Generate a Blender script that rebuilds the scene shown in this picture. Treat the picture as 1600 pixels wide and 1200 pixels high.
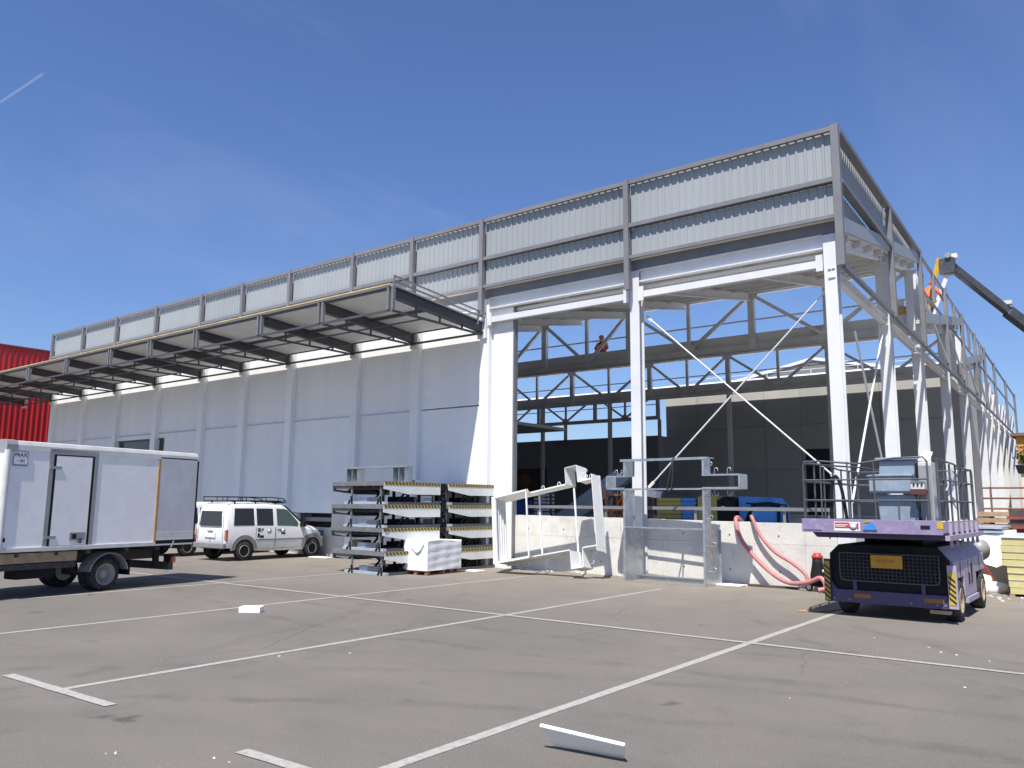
import bpy, bmesh, math, random
from mathutils import Vector, Matrix, Euler
random.seed(7)
R = math.radians
for o in list(bpy.data.objects):
    bpy.data.objects.remove(o)
sc = bpy.context.scene
COL = sc.collection

# ------------------------------------------------------------------ camera
yaw, pitch, roll = R(37.5226), R(8.5237), R(0.5145)
F = Vector((-math.sin(yaw)*math.cos(pitch), math.cos(yaw)*math.cos(pitch), math.sin(pitch)))
R0 = Vector((math.cos(yaw), math.sin(yaw), 0)); U0 = R0.cross(F)
CR = R0*math.cos(roll)+U0*math.sin(roll); CU = -R0*math.sin(roll)+U0*math.cos(roll)
cam = bpy.data.cameras.new('camera'); cam.sensor_width = 36; cam.lens = 1254.24/1600*36
cam.clip_end = 4000; cam.clip_start = .1
camo = bpy.data.objects.new('camera', cam); COL.objects.link(camo)
camo.matrix_world = Matrix(((CR.x, CU.x, -F.x, 0), (CR.y, CU.y, -F.y, 0), (CR.z, CU.z, -F.z, 1.9), (0, 0, 0, 1)))
sc.camera = camo

# ------------------------------------------------------------------ sky and sun
SUN = Vector((.17, -.55, 1.0)).normalized()
w = bpy.data.worlds.new('World'); sc.world = w; w.use_nodes = True
nt = w.node_tree; nt.nodes.clear()
out = nt.nodes.new('ShaderNodeOutputWorld'); bg = nt.nodes.new('ShaderNodeBackground')
sky = nt.nodes.new('ShaderNodeTexSky'); sky.sky_type = 'NISHITA'; sky.sun_disc = False
sky.sun_elevation = math.asin(SUN.z); sky.sun_rotation = math.atan2(SUN.x, SUN.y)
sky.air_density = 1.15; sky.dust_density = .5; sky.ozone_density = 5.0; sky.altitude = 0
bg.inputs['Strength'].default_value = .105
# thin high cloud veil drawn in the sky itself
tc = nt.nodes.new('ShaderNodeTexCoord'); sep = nt.nodes.new('ShaderNodeSeparateXYZ')
nt.links.new(tc.outputs['Generated'], sep.inputs[0])
def nmath(op, a, b=None, tree=nt):
    n = tree.nodes.new('ShaderNodeMath'); n.operation = op
    for i, v in enumerate((a, b)):
        if v is None: continue
        if isinstance(v, (int, float)): n.inputs[i].default_value = v
        else: tree.links.new(v, n.inputs[i])
    return n.outputs[0]
zz = nmath('ADD', sep.outputs[2], .12)
cx = nmath('DIVIDE', sep.outputs[0], zz); cy = nmath('DIVIDE', sep.outputs[1], zz)
cmb = nt.nodes.new('ShaderNodeCombineXYZ'); nt.links.new(cx, cmb.inputs[0]); nt.links.new(cy, cmb.inputs[1])
mp = nt.nodes.new('ShaderNodeMapping'); mp.inputs['Scale'].default_value = (1.5, .55, 1); mp.inputs['Rotation'].default_value = (0, 0, R(55))
nt.links.new(cmb.outputs[0], mp.inputs[0])
ns = nt.nodes.new('ShaderNodeTexNoise'); ns.inputs['Scale'].default_value = 1.3; ns.inputs['Detail'].default_value = 7; ns.inputs['Roughness'].default_value = .58; ns.inputs['Distortion'].default_value = .6
nt.links.new(mp.outputs[0], ns.inputs['Vector'])
rmp = nt.nodes.new('ShaderNodeMapRange'); rmp.inputs['From Min'].default_value = .5; rmp.inputs['From Max'].default_value = .8; rmp.inputs['To Max'].default_value = .15
nt.links.new(ns.outputs[0], rmp.inputs['Value'])
def dotv(v):
    n = nt.nodes.new('ShaderNodeVectorMath'); n.operation = 'DOT_PRODUCT'; nt.links.new(tc.outputs['Generated'], n.inputs[0]); n.inputs[1].default_value = v; return n.outputs['Value']
tr_w = nt.nodes.new('ShaderNodeMapRange'); tr_w.inputs['From Min'].default_value = .0004; tr_w.inputs['From Max'].default_value = .0017; tr_w.inputs['To Min'].default_value = .3; tr_w.inputs['To Max'].default_value = 0
nt.links.new(nmath('ABSOLUTE', dotv((-.0149, .7948, -.6067))), tr_w.inputs[0])
tr_l = nt.nodes.new('ShaderNodeMapRange'); tr_l.inputs['From Min'].default_value = .99966; tr_l.inputs['From Max'].default_value = .99978
nt.links.new(dotv((-.8604, .299, .4128)), tr_l.inputs[0])
veil = nmath('MAXIMUM', rmp.outputs[0], nmath('MULTIPLY', tr_w.outputs[0], tr_l.outputs[0]))
mixc = nt.nodes.new('ShaderNodeMixRGB'); mixc.inputs[2].default_value = (5.2, 5.6, 6.2, 1)
nt.links.new(veil, mixc.inputs[0]); nt.links.new(sky.outputs[0], mixc.inputs[1])
tint = nt.nodes.new('ShaderNodeMixRGB'); tint.blend_type = 'MULTIPLY'; tint.inputs[0].default_value = 1; tint.inputs[2].default_value = (.714, .779, 1, 1)
nt.links.new(mixc.outputs[0], tint.inputs[1]); nt.links.new(tint.outputs[0], bg.inputs[0]); nt.links.new(bg.outputs[0], out.inputs[0])

sl = bpy.data.lights.new('sun', 'SUN'); sl.energy = 5.0; sl.angle = R(.53); sl.color = (1, .95, .88)
so = bpy.data.objects.new('sun', sl); COL.objects.link(so); so.rotation_euler = SUN.to_track_quat('Z', 'Y').to_euler()
sc.view_settings.view_transform = 'Standard'; sc.view_settings.look = 'None'
sc.view_settings.exposure = 0.4; sc.view_settings.gamma = 1; sc.view_settings.use_curve_mapping = False

# ------------------------------------------------------------------ materials
MATS = {}
def M(name, col, rough=.6, metal=0., var=.12, scale=2.5, bump=0., bscale=40, dirt=None, dirtamt=0., streak=False, spec=.5, alpha=None, trans=0.):
    if name in MATS: return MATS[name]
    m = bpy.data.materials.new(name); m.use_nodes = True; t = m.node_tree; b = t.nodes['Principled BSDF']
    b.inputs['Roughness'].default_value = rough; b.inputs['Metallic'].default_value = metal
    b.inputs['Specular IOR Level'].default_value = spec
    tcn = t.nodes.new('ShaderNodeTexCoord')
    geo = t.nodes.new('ShaderNodeNewGeometry')
    n1 = t.nodes.new('ShaderNodeTexNoise'); n1.inputs['Scale'].default_value = scale; n1.inputs['Detail'].default_value = 6; n1.inputs['Roughness'].default_value = .6
    src = geo.outputs['Position']
    if streak:
        mpn = t.nodes.new('ShaderNodeMapping'); mpn.inputs['Scale'].default_value = (1, 1, .15); t.links.new(src, mpn.inputs[0]); t.links.new(mpn.outputs[0], n1.inputs['Vector'])
    else: t.links.new(src, n1.inputs['Vector'])
    mr = t.nodes.new('ShaderNodeMapRange'); mr.inputs['From Min'].default_value = .3; mr.inputs['From Max'].default_value = .7
    mr.inputs['To Min'].default_value = 1-var; mr.inputs['To Max'].default_value = 1+var*.6
    t.links.new(n1.outputs[0], mr.inputs['Value'])
    oi = t.nodes.new('ShaderNodeObjectInfo'); ro_ = t.nodes.new('ShaderNodeMapRange'); ro_.inputs['To Min'].default_value = .955; ro_.inputs['To Max'].default_value = 1.045; t.links.new(oi.outputs['Random'], ro_.inputs[0])
    mm_ = t.nodes.new('ShaderNodeMath'); mm_.operation = 'MULTIPLY'; t.links.new(mr.outputs[0], mm_.inputs[0]); t.links.new(ro_.outputs[0], mm_.inputs[1])
    hsv = t.nodes.new('ShaderNodeHueSaturation'); hsv.inputs['Color'].default_value = (*col, 1); t.links.new(mm_.outputs[0], hsv.inputs['Value'])
    last = hsv.outputs[0]
    if dirt:
        n2 = t.nodes.new('ShaderNodeTexNoise'); n2.inputs['Scale'].default_value = scale*2.3; n2.inputs['Detail'].default_value = 8; n2.inputs['Roughness'].default_value = .7
        t.links.new(src, n2.inputs['Vector'])
        r2 = t.nodes.new('ShaderNodeMapRange'); r2.inputs['From Min'].default_value = .5; r2.inputs['From Max'].default_value = .72; r2.inputs['To Max'].default_value = dirtamt
        t.links.new(n2.outputs[0], r2.inputs['Value'])
        mx = t.nodes.new('ShaderNodeMixRGB'); mx.inputs[2].default_value = (*dirt, 1); t.links.new(r2.outputs[0], mx.inputs[0]); t.links.new(last, mx.inputs[1]); last = mx.outputs[0]
    t.links.new(last, b.inputs['Base Color'])
    rr = t.nodes.new('ShaderNodeMapRange'); rr.inputs['To Min'].default_value = max(0, rough-.1); rr.inputs['To Max'].default_value = min(1, rough+.12)
    t.links.new(n1.outputs[0], rr.inputs['Value']); t.links.new(rr.outputs[0], b.inputs['Roughness'])
    if bump:
        n3 = t.nodes.new('ShaderNodeTexNoise'); n3.inputs['Scale'].default_value = bscale; n3.inputs['Detail'].default_value = 4; t.links.new(src, n3.inputs['Vector'])
        bn = t.nodes.new('ShaderNodeBump'); bn.inputs['Strength'].default_value = bump; bn.inputs['Distance'].default_value = .02
        t.links.new(n3.outputs[0], bn.inputs['Height']); t.links.new(bn.outputs[0], b.inputs['Normal'])
    if trans: b.inputs['Transmission Weight'].default_value = trans
    if alpha is not None: b.inputs['Alpha'].default_value = alpha
    MATS[name] = m; return m

WHITE = M('white_steel_paint', (.70, .71, .72), .45, 0, .06, 1.5, dirt=(.55, .52, .48), dirtamt=.18)
WALLW = M('white_wall_panel', (.80, .805, .80), .4, 0, .07, .8, streak=True, dirt=(.58, .57, .55), dirtamt=.16)
ROOFW = M('white_roof_sheet', (.78, .78, .76), .5, 0, .05, 1)
BOXW = M('white_column_casing', (.84, .85, .86), .45, 0, .04, 1.5)
CREAM = M('cream_trim', (.74, .71, .63), .5, 0, .08, 1.0)
GREYF = M('grey_parapet_paint', (.19, .19, .2), .5, .0, .12, 2.5)
CLAD = M('grey_cladding', (.315, .34, .35), .5, .0, .06, .6, streak=True, dirt=(.3, .3, .29), dirtamt=.2)
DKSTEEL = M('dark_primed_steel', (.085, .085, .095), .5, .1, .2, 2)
GRSTEEL = M('grey_primed_steel', (.66, .66, .65), .5, .1, .12, 2)
DECK = M('grey_roof_deck', (.68, .68, .65), .5, .2, .08, 1.5)
CONC = M('pale_concrete', (.68, .665, .61), .85, 0, .13, 1.1, bump=.3, bscale=25, dirt=(.36, .34, .31), dirtamt=.5)
CONCD = M('concrete_floor', (.5, .49, .46), .85, 0, .2, 1.0)
HALLW = M('hall_panel', (.47, .47, .44), .6, 0, .1, .4, streak=True)
HALLD = M('dark_hall_panel', (.24, .25, .27), .55, 0, .15, .5, streak=True)
RED = M('red_cladding', (.42, .02, .02), .45, 0, .1, .8, streak=True)
ORANGE = M('ochre_render', (.62, .33, .075), .8, 0, .12, .6, streak=True)
BEIGE = M('beige_render', (.6, .47, .36), .8, 0, .1, 1)
GALV = M('galvanised_steel', (.52, .55, .57), .36, .75, .22, 7, dirt=(.72, .74, .75), dirtamt=.35)
GALVB = M('blueish_galvanised', (.5, .57, .64), .45, .35, .15, 5)
LEVGREY = M('leveller_grey', (.22, .225, .225), .5, .3, .2, 4, dirt=(.2, .17, .13), dirtamt=.4)
SKIRT = M('pale_skirt', (.72, .74, .72), .5, 0, .07, 3, dirt=(.5, .49, .45), dirtamt=.3)
BLACK = M('black_steel', (.014, .014, .016), .65, 0, .3, 4, spec=.2)
RUBBER = M('tyre_rubber', (.025, .025, .026), .85, 0, .3, 6, bump=.3, dirt=(.2, .18, .15), dirtamt=.5)
YEL = M('hazard_yellow', (.52, .36, .03), .5, 0, .12, 5, dirt=(.25, .2, .1), dirtamt=.3)
HBLK = M('hazard_black', (.025, .024, .022), .5, 0, .2, 5)
TRUCKW = M('truck_white', (.88, .875, .86), .35, 0, .05, 1.2, dirt=(.5, .49, .46), dirtamt=.25)
ALU = M('aluminium', (.68, .68, .655), .5, .15, .12, 3, dirt=(.4, .38, .34), dirtamt=.3)
TGREY = M('truck_grey_trim', (.3, .305, .31), .5, .1, .12, 3)
RUST = M('rusty_yellow', (.5, .27, .06), .8, 0, .35, 14, dirt=(.16, .06, .02), dirtamt=.8)
UNDER = M('dirty_undercarriage', (.06, .055, .05), .8, 0, .4, 5, dirt=(.18, .15, .12), dirtamt=.5)
VANW = M('van_paint', (.83, .84, .84), .25, 0, .03, 2, dirt=(.55, .52, .47), dirtamt=.25)
VANDIRTY = M('van_dusty_paint', (.70, .68, .65), .45, 0, .1, 5, dirt=(.45, .42, .37), dirtamt=.5)
PLAST = M('grey_bumper_plastic', (.22, .22, .225), .7, 0, .2, 5, dirt=(.4, .37, .33), dirtamt=.4)
GLASS = M('dark_glass', (.02, .022, .024), .04, 0, .2, 1, spec=.9)
GLASSG = M('green_glass', (.07, .11, .1), .06, 0, .2, 1)
LAMP = M('tail_lamp', (.55, .14, .07), .25, 0, .1, 8)
WRAP = M('white_wrap', (.86, .87, .88), .5, 0, .03, 2, bump=.15, bscale=14)
FOAM = M('white_foam', (.9, .9, .88), .75, 0, .04, 8, bump=.35, bscale=120)
PALW = M('pallet_wood', (.38, .16, .1), .85, 0, .3, 12)
PURPLE = M('shade_darkened_purple', (.07, .052, .12), .6, 0, .15, 4, dirt=(.09, .075, .12), dirtamt=.5)  # lift purple darkened in colour to carry the shade below the platform
PURT = M('sunlit_scuffed_purple', (.26, .215, .35), .5, 0, .14, 3, dirt=(.46, .41, .5), dirtamt=.6)  # lighter copy of the lift purple, sunlight on the platform front painted in, plus scuffs
PURD = M('dusty_purple', (.36, .315, .41), .6, 0, .12, 5, dirt=(.55, .5, .48), dirtamt=.6)
RAILG = M('lift_rail_grey', (.1, .105, .115), .5, .2, .2, 5)
TANT = M('tan_wheel', (.5, .38, .25), .8, 0, .3, 9)
HOSE = M('pink_hose', (.52, .2, .2), .6, 0, .16, 6, dirt=(.6, .42, .4), dirtamt=.4)
BINB = M('blue_grey_plastic', (.25, .31, .38), .4, 0, .1, 3, dirt=(.55, .6, .65), dirtamt=.3)
PLATEO = M('orange_plate', (.55, .28, .02), .5, 0, .15, 6)
REDP = M('red_plastic', (.5, .05, .04), .45)
BLUE = M('blue_paint', (.03, .12, .42), .45, 0, .15, 3)
BLUEL = M('bright_blue_paint', (.05, .25, .62), .45, 0, .15, 3)
OLIVE = M('olive_yellow', (.38, .33, .08), .6, 0, .12, 3)
ORNG = M('orange_frame', (.55, .17, .03), .5, 0, .2, 5)
VEST = M('orange_vest', (.95, .16, .03), .7, 0, .1, 9)
SKIN = M('skin', (.42, .24, .17), .6)
TROUS = M('dark_trousers', (.05, .05, .07), .8)
TROUSO = M('brown_trousers', (.28, .17, .08), .8)
HELR = M('red_helmet', (.75, .08, .05), .3)
HELW = M('white_helmet', (.85, .85, .82), .3)
CRANEY = M('crane_yellow', (.58, .36, .03), .5, 0, .15, 4)
CRANEB = M('crane_dark_boom', (.075, .075, .085), .4, .2, .2, 3, dirt=(.2, .2, .2), dirtamt=.4)
WOOD = M('weathered_wood', (.42, .29, .18), .85, 0, .3, 6)
YPANEL = M('yellow_panel_edge', (.62, .55, .24), .65, 0, .12, 5, dirt=(.45, .42, .3), dirtamt=.4)
MAROON = M('maroon_steel', (.3, .06, .045), .6, 0, .3, 5)
BROWN = M('brown_steel', (.075, .06, .05), .7, 0, .3, 6)
PAPER = M('white_paper', (.87, .87, .86), .7)
INK = M('ink', (.05, .06, .12), .7)
SIGNB = M('sign_blue', (.16, .2, .36), .5)
STRAP = M('black_strap', (.03, .03, .03), .8)
SKYBLUE = M('sticker_blue', (.03, .25, .65), .5)
DOORDARK = M('dark_doorway', (.03, .03, .032), .5)
FILM = M('plastic_film', (.75, .78, .8), .2, 0, .1, 5, bump=.6, bscale=14)
GREEN = M('leaf_green', (.06, .11, .03), .8)

# ------------------------------------------------------------------ mesh helpers
class MB:
    def __init__(s): s.v = []; s.f = []; s.sm = []
    def add(s, vs, fs, smooth=False):
        o = len(s.v); s.v += [tuple(v) for v in vs]; s.f += [tuple(i+o for i in f) for f in fs]; s.sm += [smooth]*len(fs); return s
    def box(s, x0, x1, y0, y1, z0, z1):
        return s.add([(x0, y0, z0), (x1, y0, z0), (x1, y1, z0), (x0, y1, z0), (x0, y0, z1), (x1, y0, z1), (x1, y1, z1), (x0, y1, z1)],
                     [(0, 3, 2, 1), (4, 5, 6, 7), (0, 1, 5, 4), (1, 2, 6, 5), (2, 3, 7, 6), (3, 0, 4, 7)])
    def frame(s, p0, p1, up):
        d = (Vector(p1)-Vector(p0)); L = d.length; d = d/L; up = Vector(up)
        x = d.cross(up)
        if x.length < 1e-4: x = d.cross(Vector((0, 1, 0)))
        x.normalize(); u = x.cross(d).normalized(); return d, x, u, L
    def sweep(s, p0, p1, poly, up=(0, 0, 1), cap=True):
        "poly: list of (side, up) offsets, swept straight from p0 to p1"
        d, x, u, L = s.frame(p0, p1, up); n = len(poly)
        vs = [Vector(p0)+x*a+u*b for a, b in poly]+[Vector(p1)+x*a+u*b for a, b in poly]
        fs = [(i, (i+1) % n, n+(i+1) % n, n+i) for i in range(n)]
        if cap: fs += [tuple(range(n-1, -1, -1)), tuple(range(n, 2*n))]
        return s.add(vs, fs)
    def bar(s, p0, p1, wd, hg, up=(0, 0, 1)):
        return s.sweep(p0, p1, [(-wd/2, -hg/2), (wd/2, -hg/2), (wd/2, hg/2), (-wd/2, hg/2)], up)
    def hbeam(s, p0, p1, b, hh, tf=.02, tw=.014, up=(0, 0, 1)):
        "flanges lie across 'up'; b flange width, hh height along up"
        B, H = b/2, hh/2
        s.bar_off(p0, p1, 0, H-tf/2, b, tf, up); s.bar_off(p0, p1, 0, -H+tf/2, b, tf, up); s.bar_off(p0, p1, 0, 0, tw, hh-2*tf, up); return s
    def bar_off(s, p0, p1, ox, ou, wd, hg, up=(0, 0, 1)):
        return s.sweep(p0, p1, [(ox-wd/2, ou-hg/2), (ox+wd/2, ou-hg/2), (ox+wd/2, ou+hg/2), (ox-wd/2, ou+hg/2)], up)
    def tube(s, pts, r, n=8, closed=False):
        pts = [Vector(q) for q in pts]; rings = []
        prev = None
        for i, q in enumerate(pts):
            if i == 0: d = pts[1]-q
            elif i == len(pts)-1: d = q-pts[i-1]
            else: d = (pts[i+1]-q).normalized()+(q-pts[i-1]).normalized()
            d.normalize()
            if prev is None:
                a = d.cross(Vector((0, 0, 1)))
                if a.length < 1e-3: a = d.cross(Vector((0, 1, 0)))
            else: a = prev-d*prev.dot(d)
            a.normalize(); prev = a; b = d.cross(a)
            rad = r[i] if isinstance(r, (list, tuple)) else r
            rings.append([q+(a*math.cos(2*math.pi*k/n)+b*math.sin(2*math.pi*k/n))*rad for k in range(n)])
        vs = [v for g in rings for v in g]; fs = []
        for i in range(len(rings)-1):
            for k in range(n): fs.append((i*n+k, i*n+(k+1) % n, (i+1)*n+(k+1) % n, (i+1)*n+k))
        s.add(vs, fs, True)
        m = len(rings)-1
        return s.add([], []) if closed else s.add(rings[0]+rings[m], [tuple(range(n-1, -1, -1)), tuple(range(n, 2*n))])
    def cyl(s, p0, p1, r, n=16): return s.tube([p0, p1], r, n)
    def prism(s, poly, axis, a0, a1):
        "poly of 2D points in the plane normal to axis ('x': (y,z), 'y': (x,z), 'z': (x,y))"
        def mk(q, a): return {'x': (a, q[0], q[1]), 'y': (q[0], a, q[1]), 'z': (q[0], q[1], a)}[axis]
        n = len(poly); vs = [mk(q, a0) for q in poly]+[mk(q, a1) for q in poly]
        return s.add(vs, [(i, (i+1) % n, n+(i+1) % n, n+i) for i in range(n)]+[tuple(range(n-1, -1, -1)), tuple(range(n, 2*n))])
    def lathe(s, c, prof, n=24, axis=(0, 0, 1)):
        "prof: list of (r, h) along axis from c"
        ax = Vector(axis).normalized(); a = ax.cross(Vector((0, 0, 1)))
        if a.length < 1e-3: a = Vector((1, 0, 0))
        a.normalize(); b = ax.cross(a); c = Vector(c); vs = []
        for r, hh in prof:
            for k in range(n): vs.append(c+ax*hh+(a*math.cos(2*math.pi*k/n)+b*math.sin(2*math.pi*k/n))*r)
        fs = []
        for i in range(len(prof)-1):
            for k in range(n): fs.append((i*n+k, i*n+(k+1) % n, (i+1)*n+(k+1) % n, (i+1)*n+k))
        return s.add(vs, fs, True)
    def build(s, name, mat, parent=None, bevel=0, off=None):
        me = bpy.data.meshes.new(name); me.from_pydata(s.v, [], s.f); me.update()
        bm = bmesh.new(); bm.from_mesh(me); bmesh.ops.recalc_face_normals(bm, faces=bm.faces); bm.to_mesh(me); bm.free()
        for pl, sm in zip(me.polygons, s.sm): pl.use_smooth = sm
        mats = mat if isinstance(mat, (list, tuple)) else [mat]
        for q in mats: me.materials.append(q)
        o = bpy.data.objects.new(name, me); COL.objects.link(o)
        if parent is not None:
            o.parent = parent
            if 'base' in parent.keys() and not off: pass
        if off: o.location = off
        if bevel:
            bv = o.modifiers.new('bevel', 'BEVEL'); bv.width = bevel; bv.segments = 2; bv.limit_method = 'ANGLE'; bv.angle_limit = R(40)
        return o

def tag(o, label=None, cat=None, group=None, kind=None):
    if label: o['label'] = label
    if cat: o['category'] = cat
    if group: o['group'] = group
    if kind: o['kind'] = kind
    return o
def thing(name, label, cat, loc=(0, 0, 0), rz=0, group=None):
    o = bpy.data.objects.new(name, None); COL.objects.link(o); o.location = loc; o.rotation_euler = (0, 0, rz); o.empty_display_size = .3
    return tag(o, label, cat, group)
def copy_tree(o, parent=None):
    c = o.copy(); COL.objects.link(c)
    if parent is not None: c.parent = parent
    for ch in list(o.children): copy_tree(ch, c)
    return c
def lettering(text, size, mat, parent, loc, rot, name='lettering', ext=.002):
    cu = bpy.data.curves.new(name, 'FONT'); cu.body = text; cu.size = size; cu.extrude = ext; cu.offset = size*.018; cu.align_x = 'CENTER'; cu.align_y = 'CENTER'
    to = bpy.data.objects.new(name+'_tmp', cu); COL.objects.link(to)
    bpy.context.view_layer.update()
    me = bpy.data.meshes.new_from_object(to.evaluated_get(bpy.context.evaluated_depsgraph_get()))
    bpy.data.objects.remove(to)
    me.materials.clear(); me.materials.append(mat)
    o = bpy.data.objects.new(name, me); COL.objects.link(o); o.parent = parent; o.location = loc; o.rotation_euler = rot
    return o
def hazard(parent, p0, du, dv, L, H, n, name='hazard_strip', thick=.004, nrm=(1, 0, 0)):
    "yellow strip with slanted black bars, lying at p0, spanned by du (length) and dv (height)"
    p0, du, dv, nr = Vector(p0), Vector(du).normalized(), Vector(dv).normalized(), Vector(nrm).normalized()
    b = MB(); q = [p0, p0+du*L, p0+du*L+dv*H, p0+dv*H]
    b.add(q+[a+nr*thick for a in q], [(0, 1, 2, 3), (4, 5, 6, 7), (0, 1, 5, 4), (1, 2, 6, 5), (2, 3, 7, 6), (3, 0, 4, 7)])
    st = b.build(name, YEL, parent)
    k = MB(); step = L/n; sl_ = H*.85
    for i in range(n):
        a = i*step+step*.05; e = a+step*.5
        qq = [p0+du*min(max(a+sl_, 0), L), p0+du*min(e+sl_, L), p0+du*min(e, L)+dv*H, p0+du*a+dv*H]
        if a+sl_ >= L: continue
        k.add([z+nr*(thick+.002) for z in qq]+[z+nr*(thick*.5) for z in qq], [(0, 1, 2, 3), (4, 5, 6, 7), (0, 1, 5, 4), (1, 2, 6, 5), (2, 3, 7, 6), (3, 0, 4, 7)])
    o = k.build('stripe', HBLK, parent if parent.parent else st)
    return st

# ================================================================== ground
def asphalt():
    m = bpy.data.materials.new('asphalt'); m.use_nodes = True; t = m.node_tree; b = t.nodes['Principled BSDF']
    g = t.nodes.new('ShaderNodeNewGeometry'); P = g.outputs['Position']
    def noise(sc_, det, rg, vec=P, dist=0):
        n = t.nodes.new('ShaderNodeTexNoise'); n.inputs['Scale'].default_value = sc_; n.inputs['Detail'].default_value = det; n.inputs['Roughness'].default_value = rg; n.inputs['Distortion'].default_value = dist
        t.links.new(vec, n.inputs['Vector']); return n.outputs[0]
    def rng(v, a, b_, c, d):
        n = t.nodes.new('ShaderNodeMapRange'); n.inputs['From Min'].default_value = a; n.inputs['From Max'].default_value = b_; n.inputs['To Min'].default_value = c; n.inputs['To Max'].default_value = d
        t.links.new(v, n.inputs['Value']); return n.outputs[0]
    def mix(f, a, b_):
        n = t.nodes.new('ShaderNodeMixRGB'); t.links.new(f, n.inputs[0])
        for i, v in ((1, a), (2, b_)):
            if isinstance(v, tuple): n.inputs[i].default_value = (*v, 1)
            else: t.links.new(v, n.inputs[i])
        return n.outputs[0]
    mp1 = t.nodes.new('ShaderNodeMapping'); mp1.inputs['Scale'].default_value = (.35, 1.6, 1); mp1.inputs['Rotation'].default_value = (0, 0, R(38)); t.links.new(P, mp1.inputs[0])
    c = mix(rng(noise(.35, 6, .62, dist=.8), .34, .66, 0, 1), (.135, .131, .126), (.179, .169, .159))
    c = mix(rng(noise(.5, 5, .6, mp1.outputs[0]), .45, .72, 0, .55), c, (.203, .192, .182))     # drag marks / dusty sweeps
    c = mix(rng(noise(1.7, 7, .65), .56, .74, 0, .6), c, (.112, .109, .106))                   # darker worn patches
    c = mix(rng(noise(48, 3, .75), .42, .66, .0, .5), c, (.239, .229, .213))                     # aggregate
    c = mix(rng(noise(95, 2, .65), .52, .7, .0, .6), c, (.073, .071, .068))
    c = mix(rng(noise(1.15, 3, .5), .70, .76, 0, .65), c, (.057, .055, .052))                    # oil drips
    sp0 = t.nodes.new('ShaderNodeSeparateXYZ'); t.links.new(P, sp0.inputs[0])
    def mth(op, a, b_=None):
        n = t.nodes.new('ShaderNodeMath'); n.operation = op
        for i, v in enumerate((a, b_)):
            if v is None: continue
            if isinstance(v, (int, float)): n.inputs[i].default_value = v
            else: t.links.new(v, n.inputs[i])
        return n.outputs[0]
    brk = rng(noise(1.3, 5, .7), .42, .62, 0, 1); wv = noise(.6, 2, .5)
    for (ax, ay, ar, aw, am) in ((3.0, 19.5, 9.0, .10, .45), (3.0, 19.5, 10.5, .10, .4), (-9.0, 30.0, 20.5, .11, .4), (-9.0, 30.0, 22.0, .11, .4), (-26.0, 2.0, 17.2, .10, .4), (-26.0, 2.0, 18.8, .10, .35), (1.0, -6.0, 14.0, .1, .4), (1.0, -6.0, 15.5, .1, .35)):
        dx = mth('SUBTRACT', sp0.outputs[0], ax); dy = mth('SUBTRACT', sp0.outputs[1], ay)
        rr = mth('SQRT', mth('ADD', mth('MULTIPLY', dx, dx), mth('MULTIPLY', dy, dy)))
        dd = mth('ABSOLUTE', mth('SUBTRACT', mth('ADD', rr, mth('MULTIPLY', wv, .8)), ar))
        c = mix(mth('MULTIPLY', rng(dd, aw*.5, aw*1.6, am, 0), brk), c, (.085, .082, .079))
    vo = t.nodes.new('ShaderNodeTexVoronoi'); vo.feature = 'DISTANCE_TO_EDGE'; vo.inputs['Scale'].default_value = .28
    wp = t.nodes.new('ShaderNodeMixRGB'); wp.inputs[0].default_value = .22; nn = t.nodes.new('ShaderNodeTexNoise'); nn.inputs['Scale'].default_value = 1.6; nn.inputs['Detail'].default_value = 6; t.links.new(P, nn.inputs['Vector'])
    t.links.new(P, wp.inputs[1]); t.links.new(nn.outputs['Color'], wp.inputs[2]); t.links.new(wp.outputs[0], vo.inputs['Vector'])
    crk = mth('MULTIPLY', rng(vo.outputs['Distance'], .0012, .0035, .6, 0), rng(noise(.25, 2, .5), .5, .6, 0, 1))
    c = mix(crk, c, (.06, .058, .055))
    c = mix(rng(noise(22, 3, .75), .58, .75, 0, .35), c, (.26, .25, .235))
    c = mix(rng(noise(38, 2, .6), .6, .72, 0, .4), c, (.075, .073, .07))
    # pale builders' dust towards the dock
    sp = t.nodes.new('ShaderNodeSeparateXYZ'); t.links.new(P, sp.inputs[0])
    dust = t.nodes.new('ShaderNodeMath'); dust.operation = 'MULTIPLY'
    t.links.new(rng(sp.outputs[1], 11.5, 19, 0, .85), dust.inputs[0]); t.links.new(rng(noise(.7, 5, .6), .3, .7, .35, 1), dust.inputs[1])
    c = mix(dust.outputs[0], c, (.291, .260, .223))
    wm = t.nodes.new('ShaderNodeMixRGB'); wm.blend_type = 'MULTIPLY'; wm.inputs[0].default_value = 1; wm.inputs[2].default_value = (1.0, .965, .90, 1); t.links.new(c, wm.inputs[1]); c = wm.outputs[0]
    t.links.new(c, b.inputs['Base Color']); b.inputs['Roughness'].default_value = .9; b.inputs['Specular IOR Level'].default_value = .25
    bn = t.nodes.new('ShaderNodeBump'); bn.inputs['Strength'].default_value = .45; bn.inputs['Distance'].default_value = .012
    t.links.new(noise(90, 4, .7), bn.inputs['Height']); t.links.new(bn.outputs[0], b.inputs['Normal'])
    return m
ASPH = asphalt()
tag(MB().add([(-1500, -1500, 0), (1500, -1500, 0), (1500, 1500, 0), (-1500, 1500, 0)], [(0, 1, 2, 3)]).build('ground', ASPH), 'grey weathered asphalt yard', 'asphalt', kind='structure')
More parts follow.
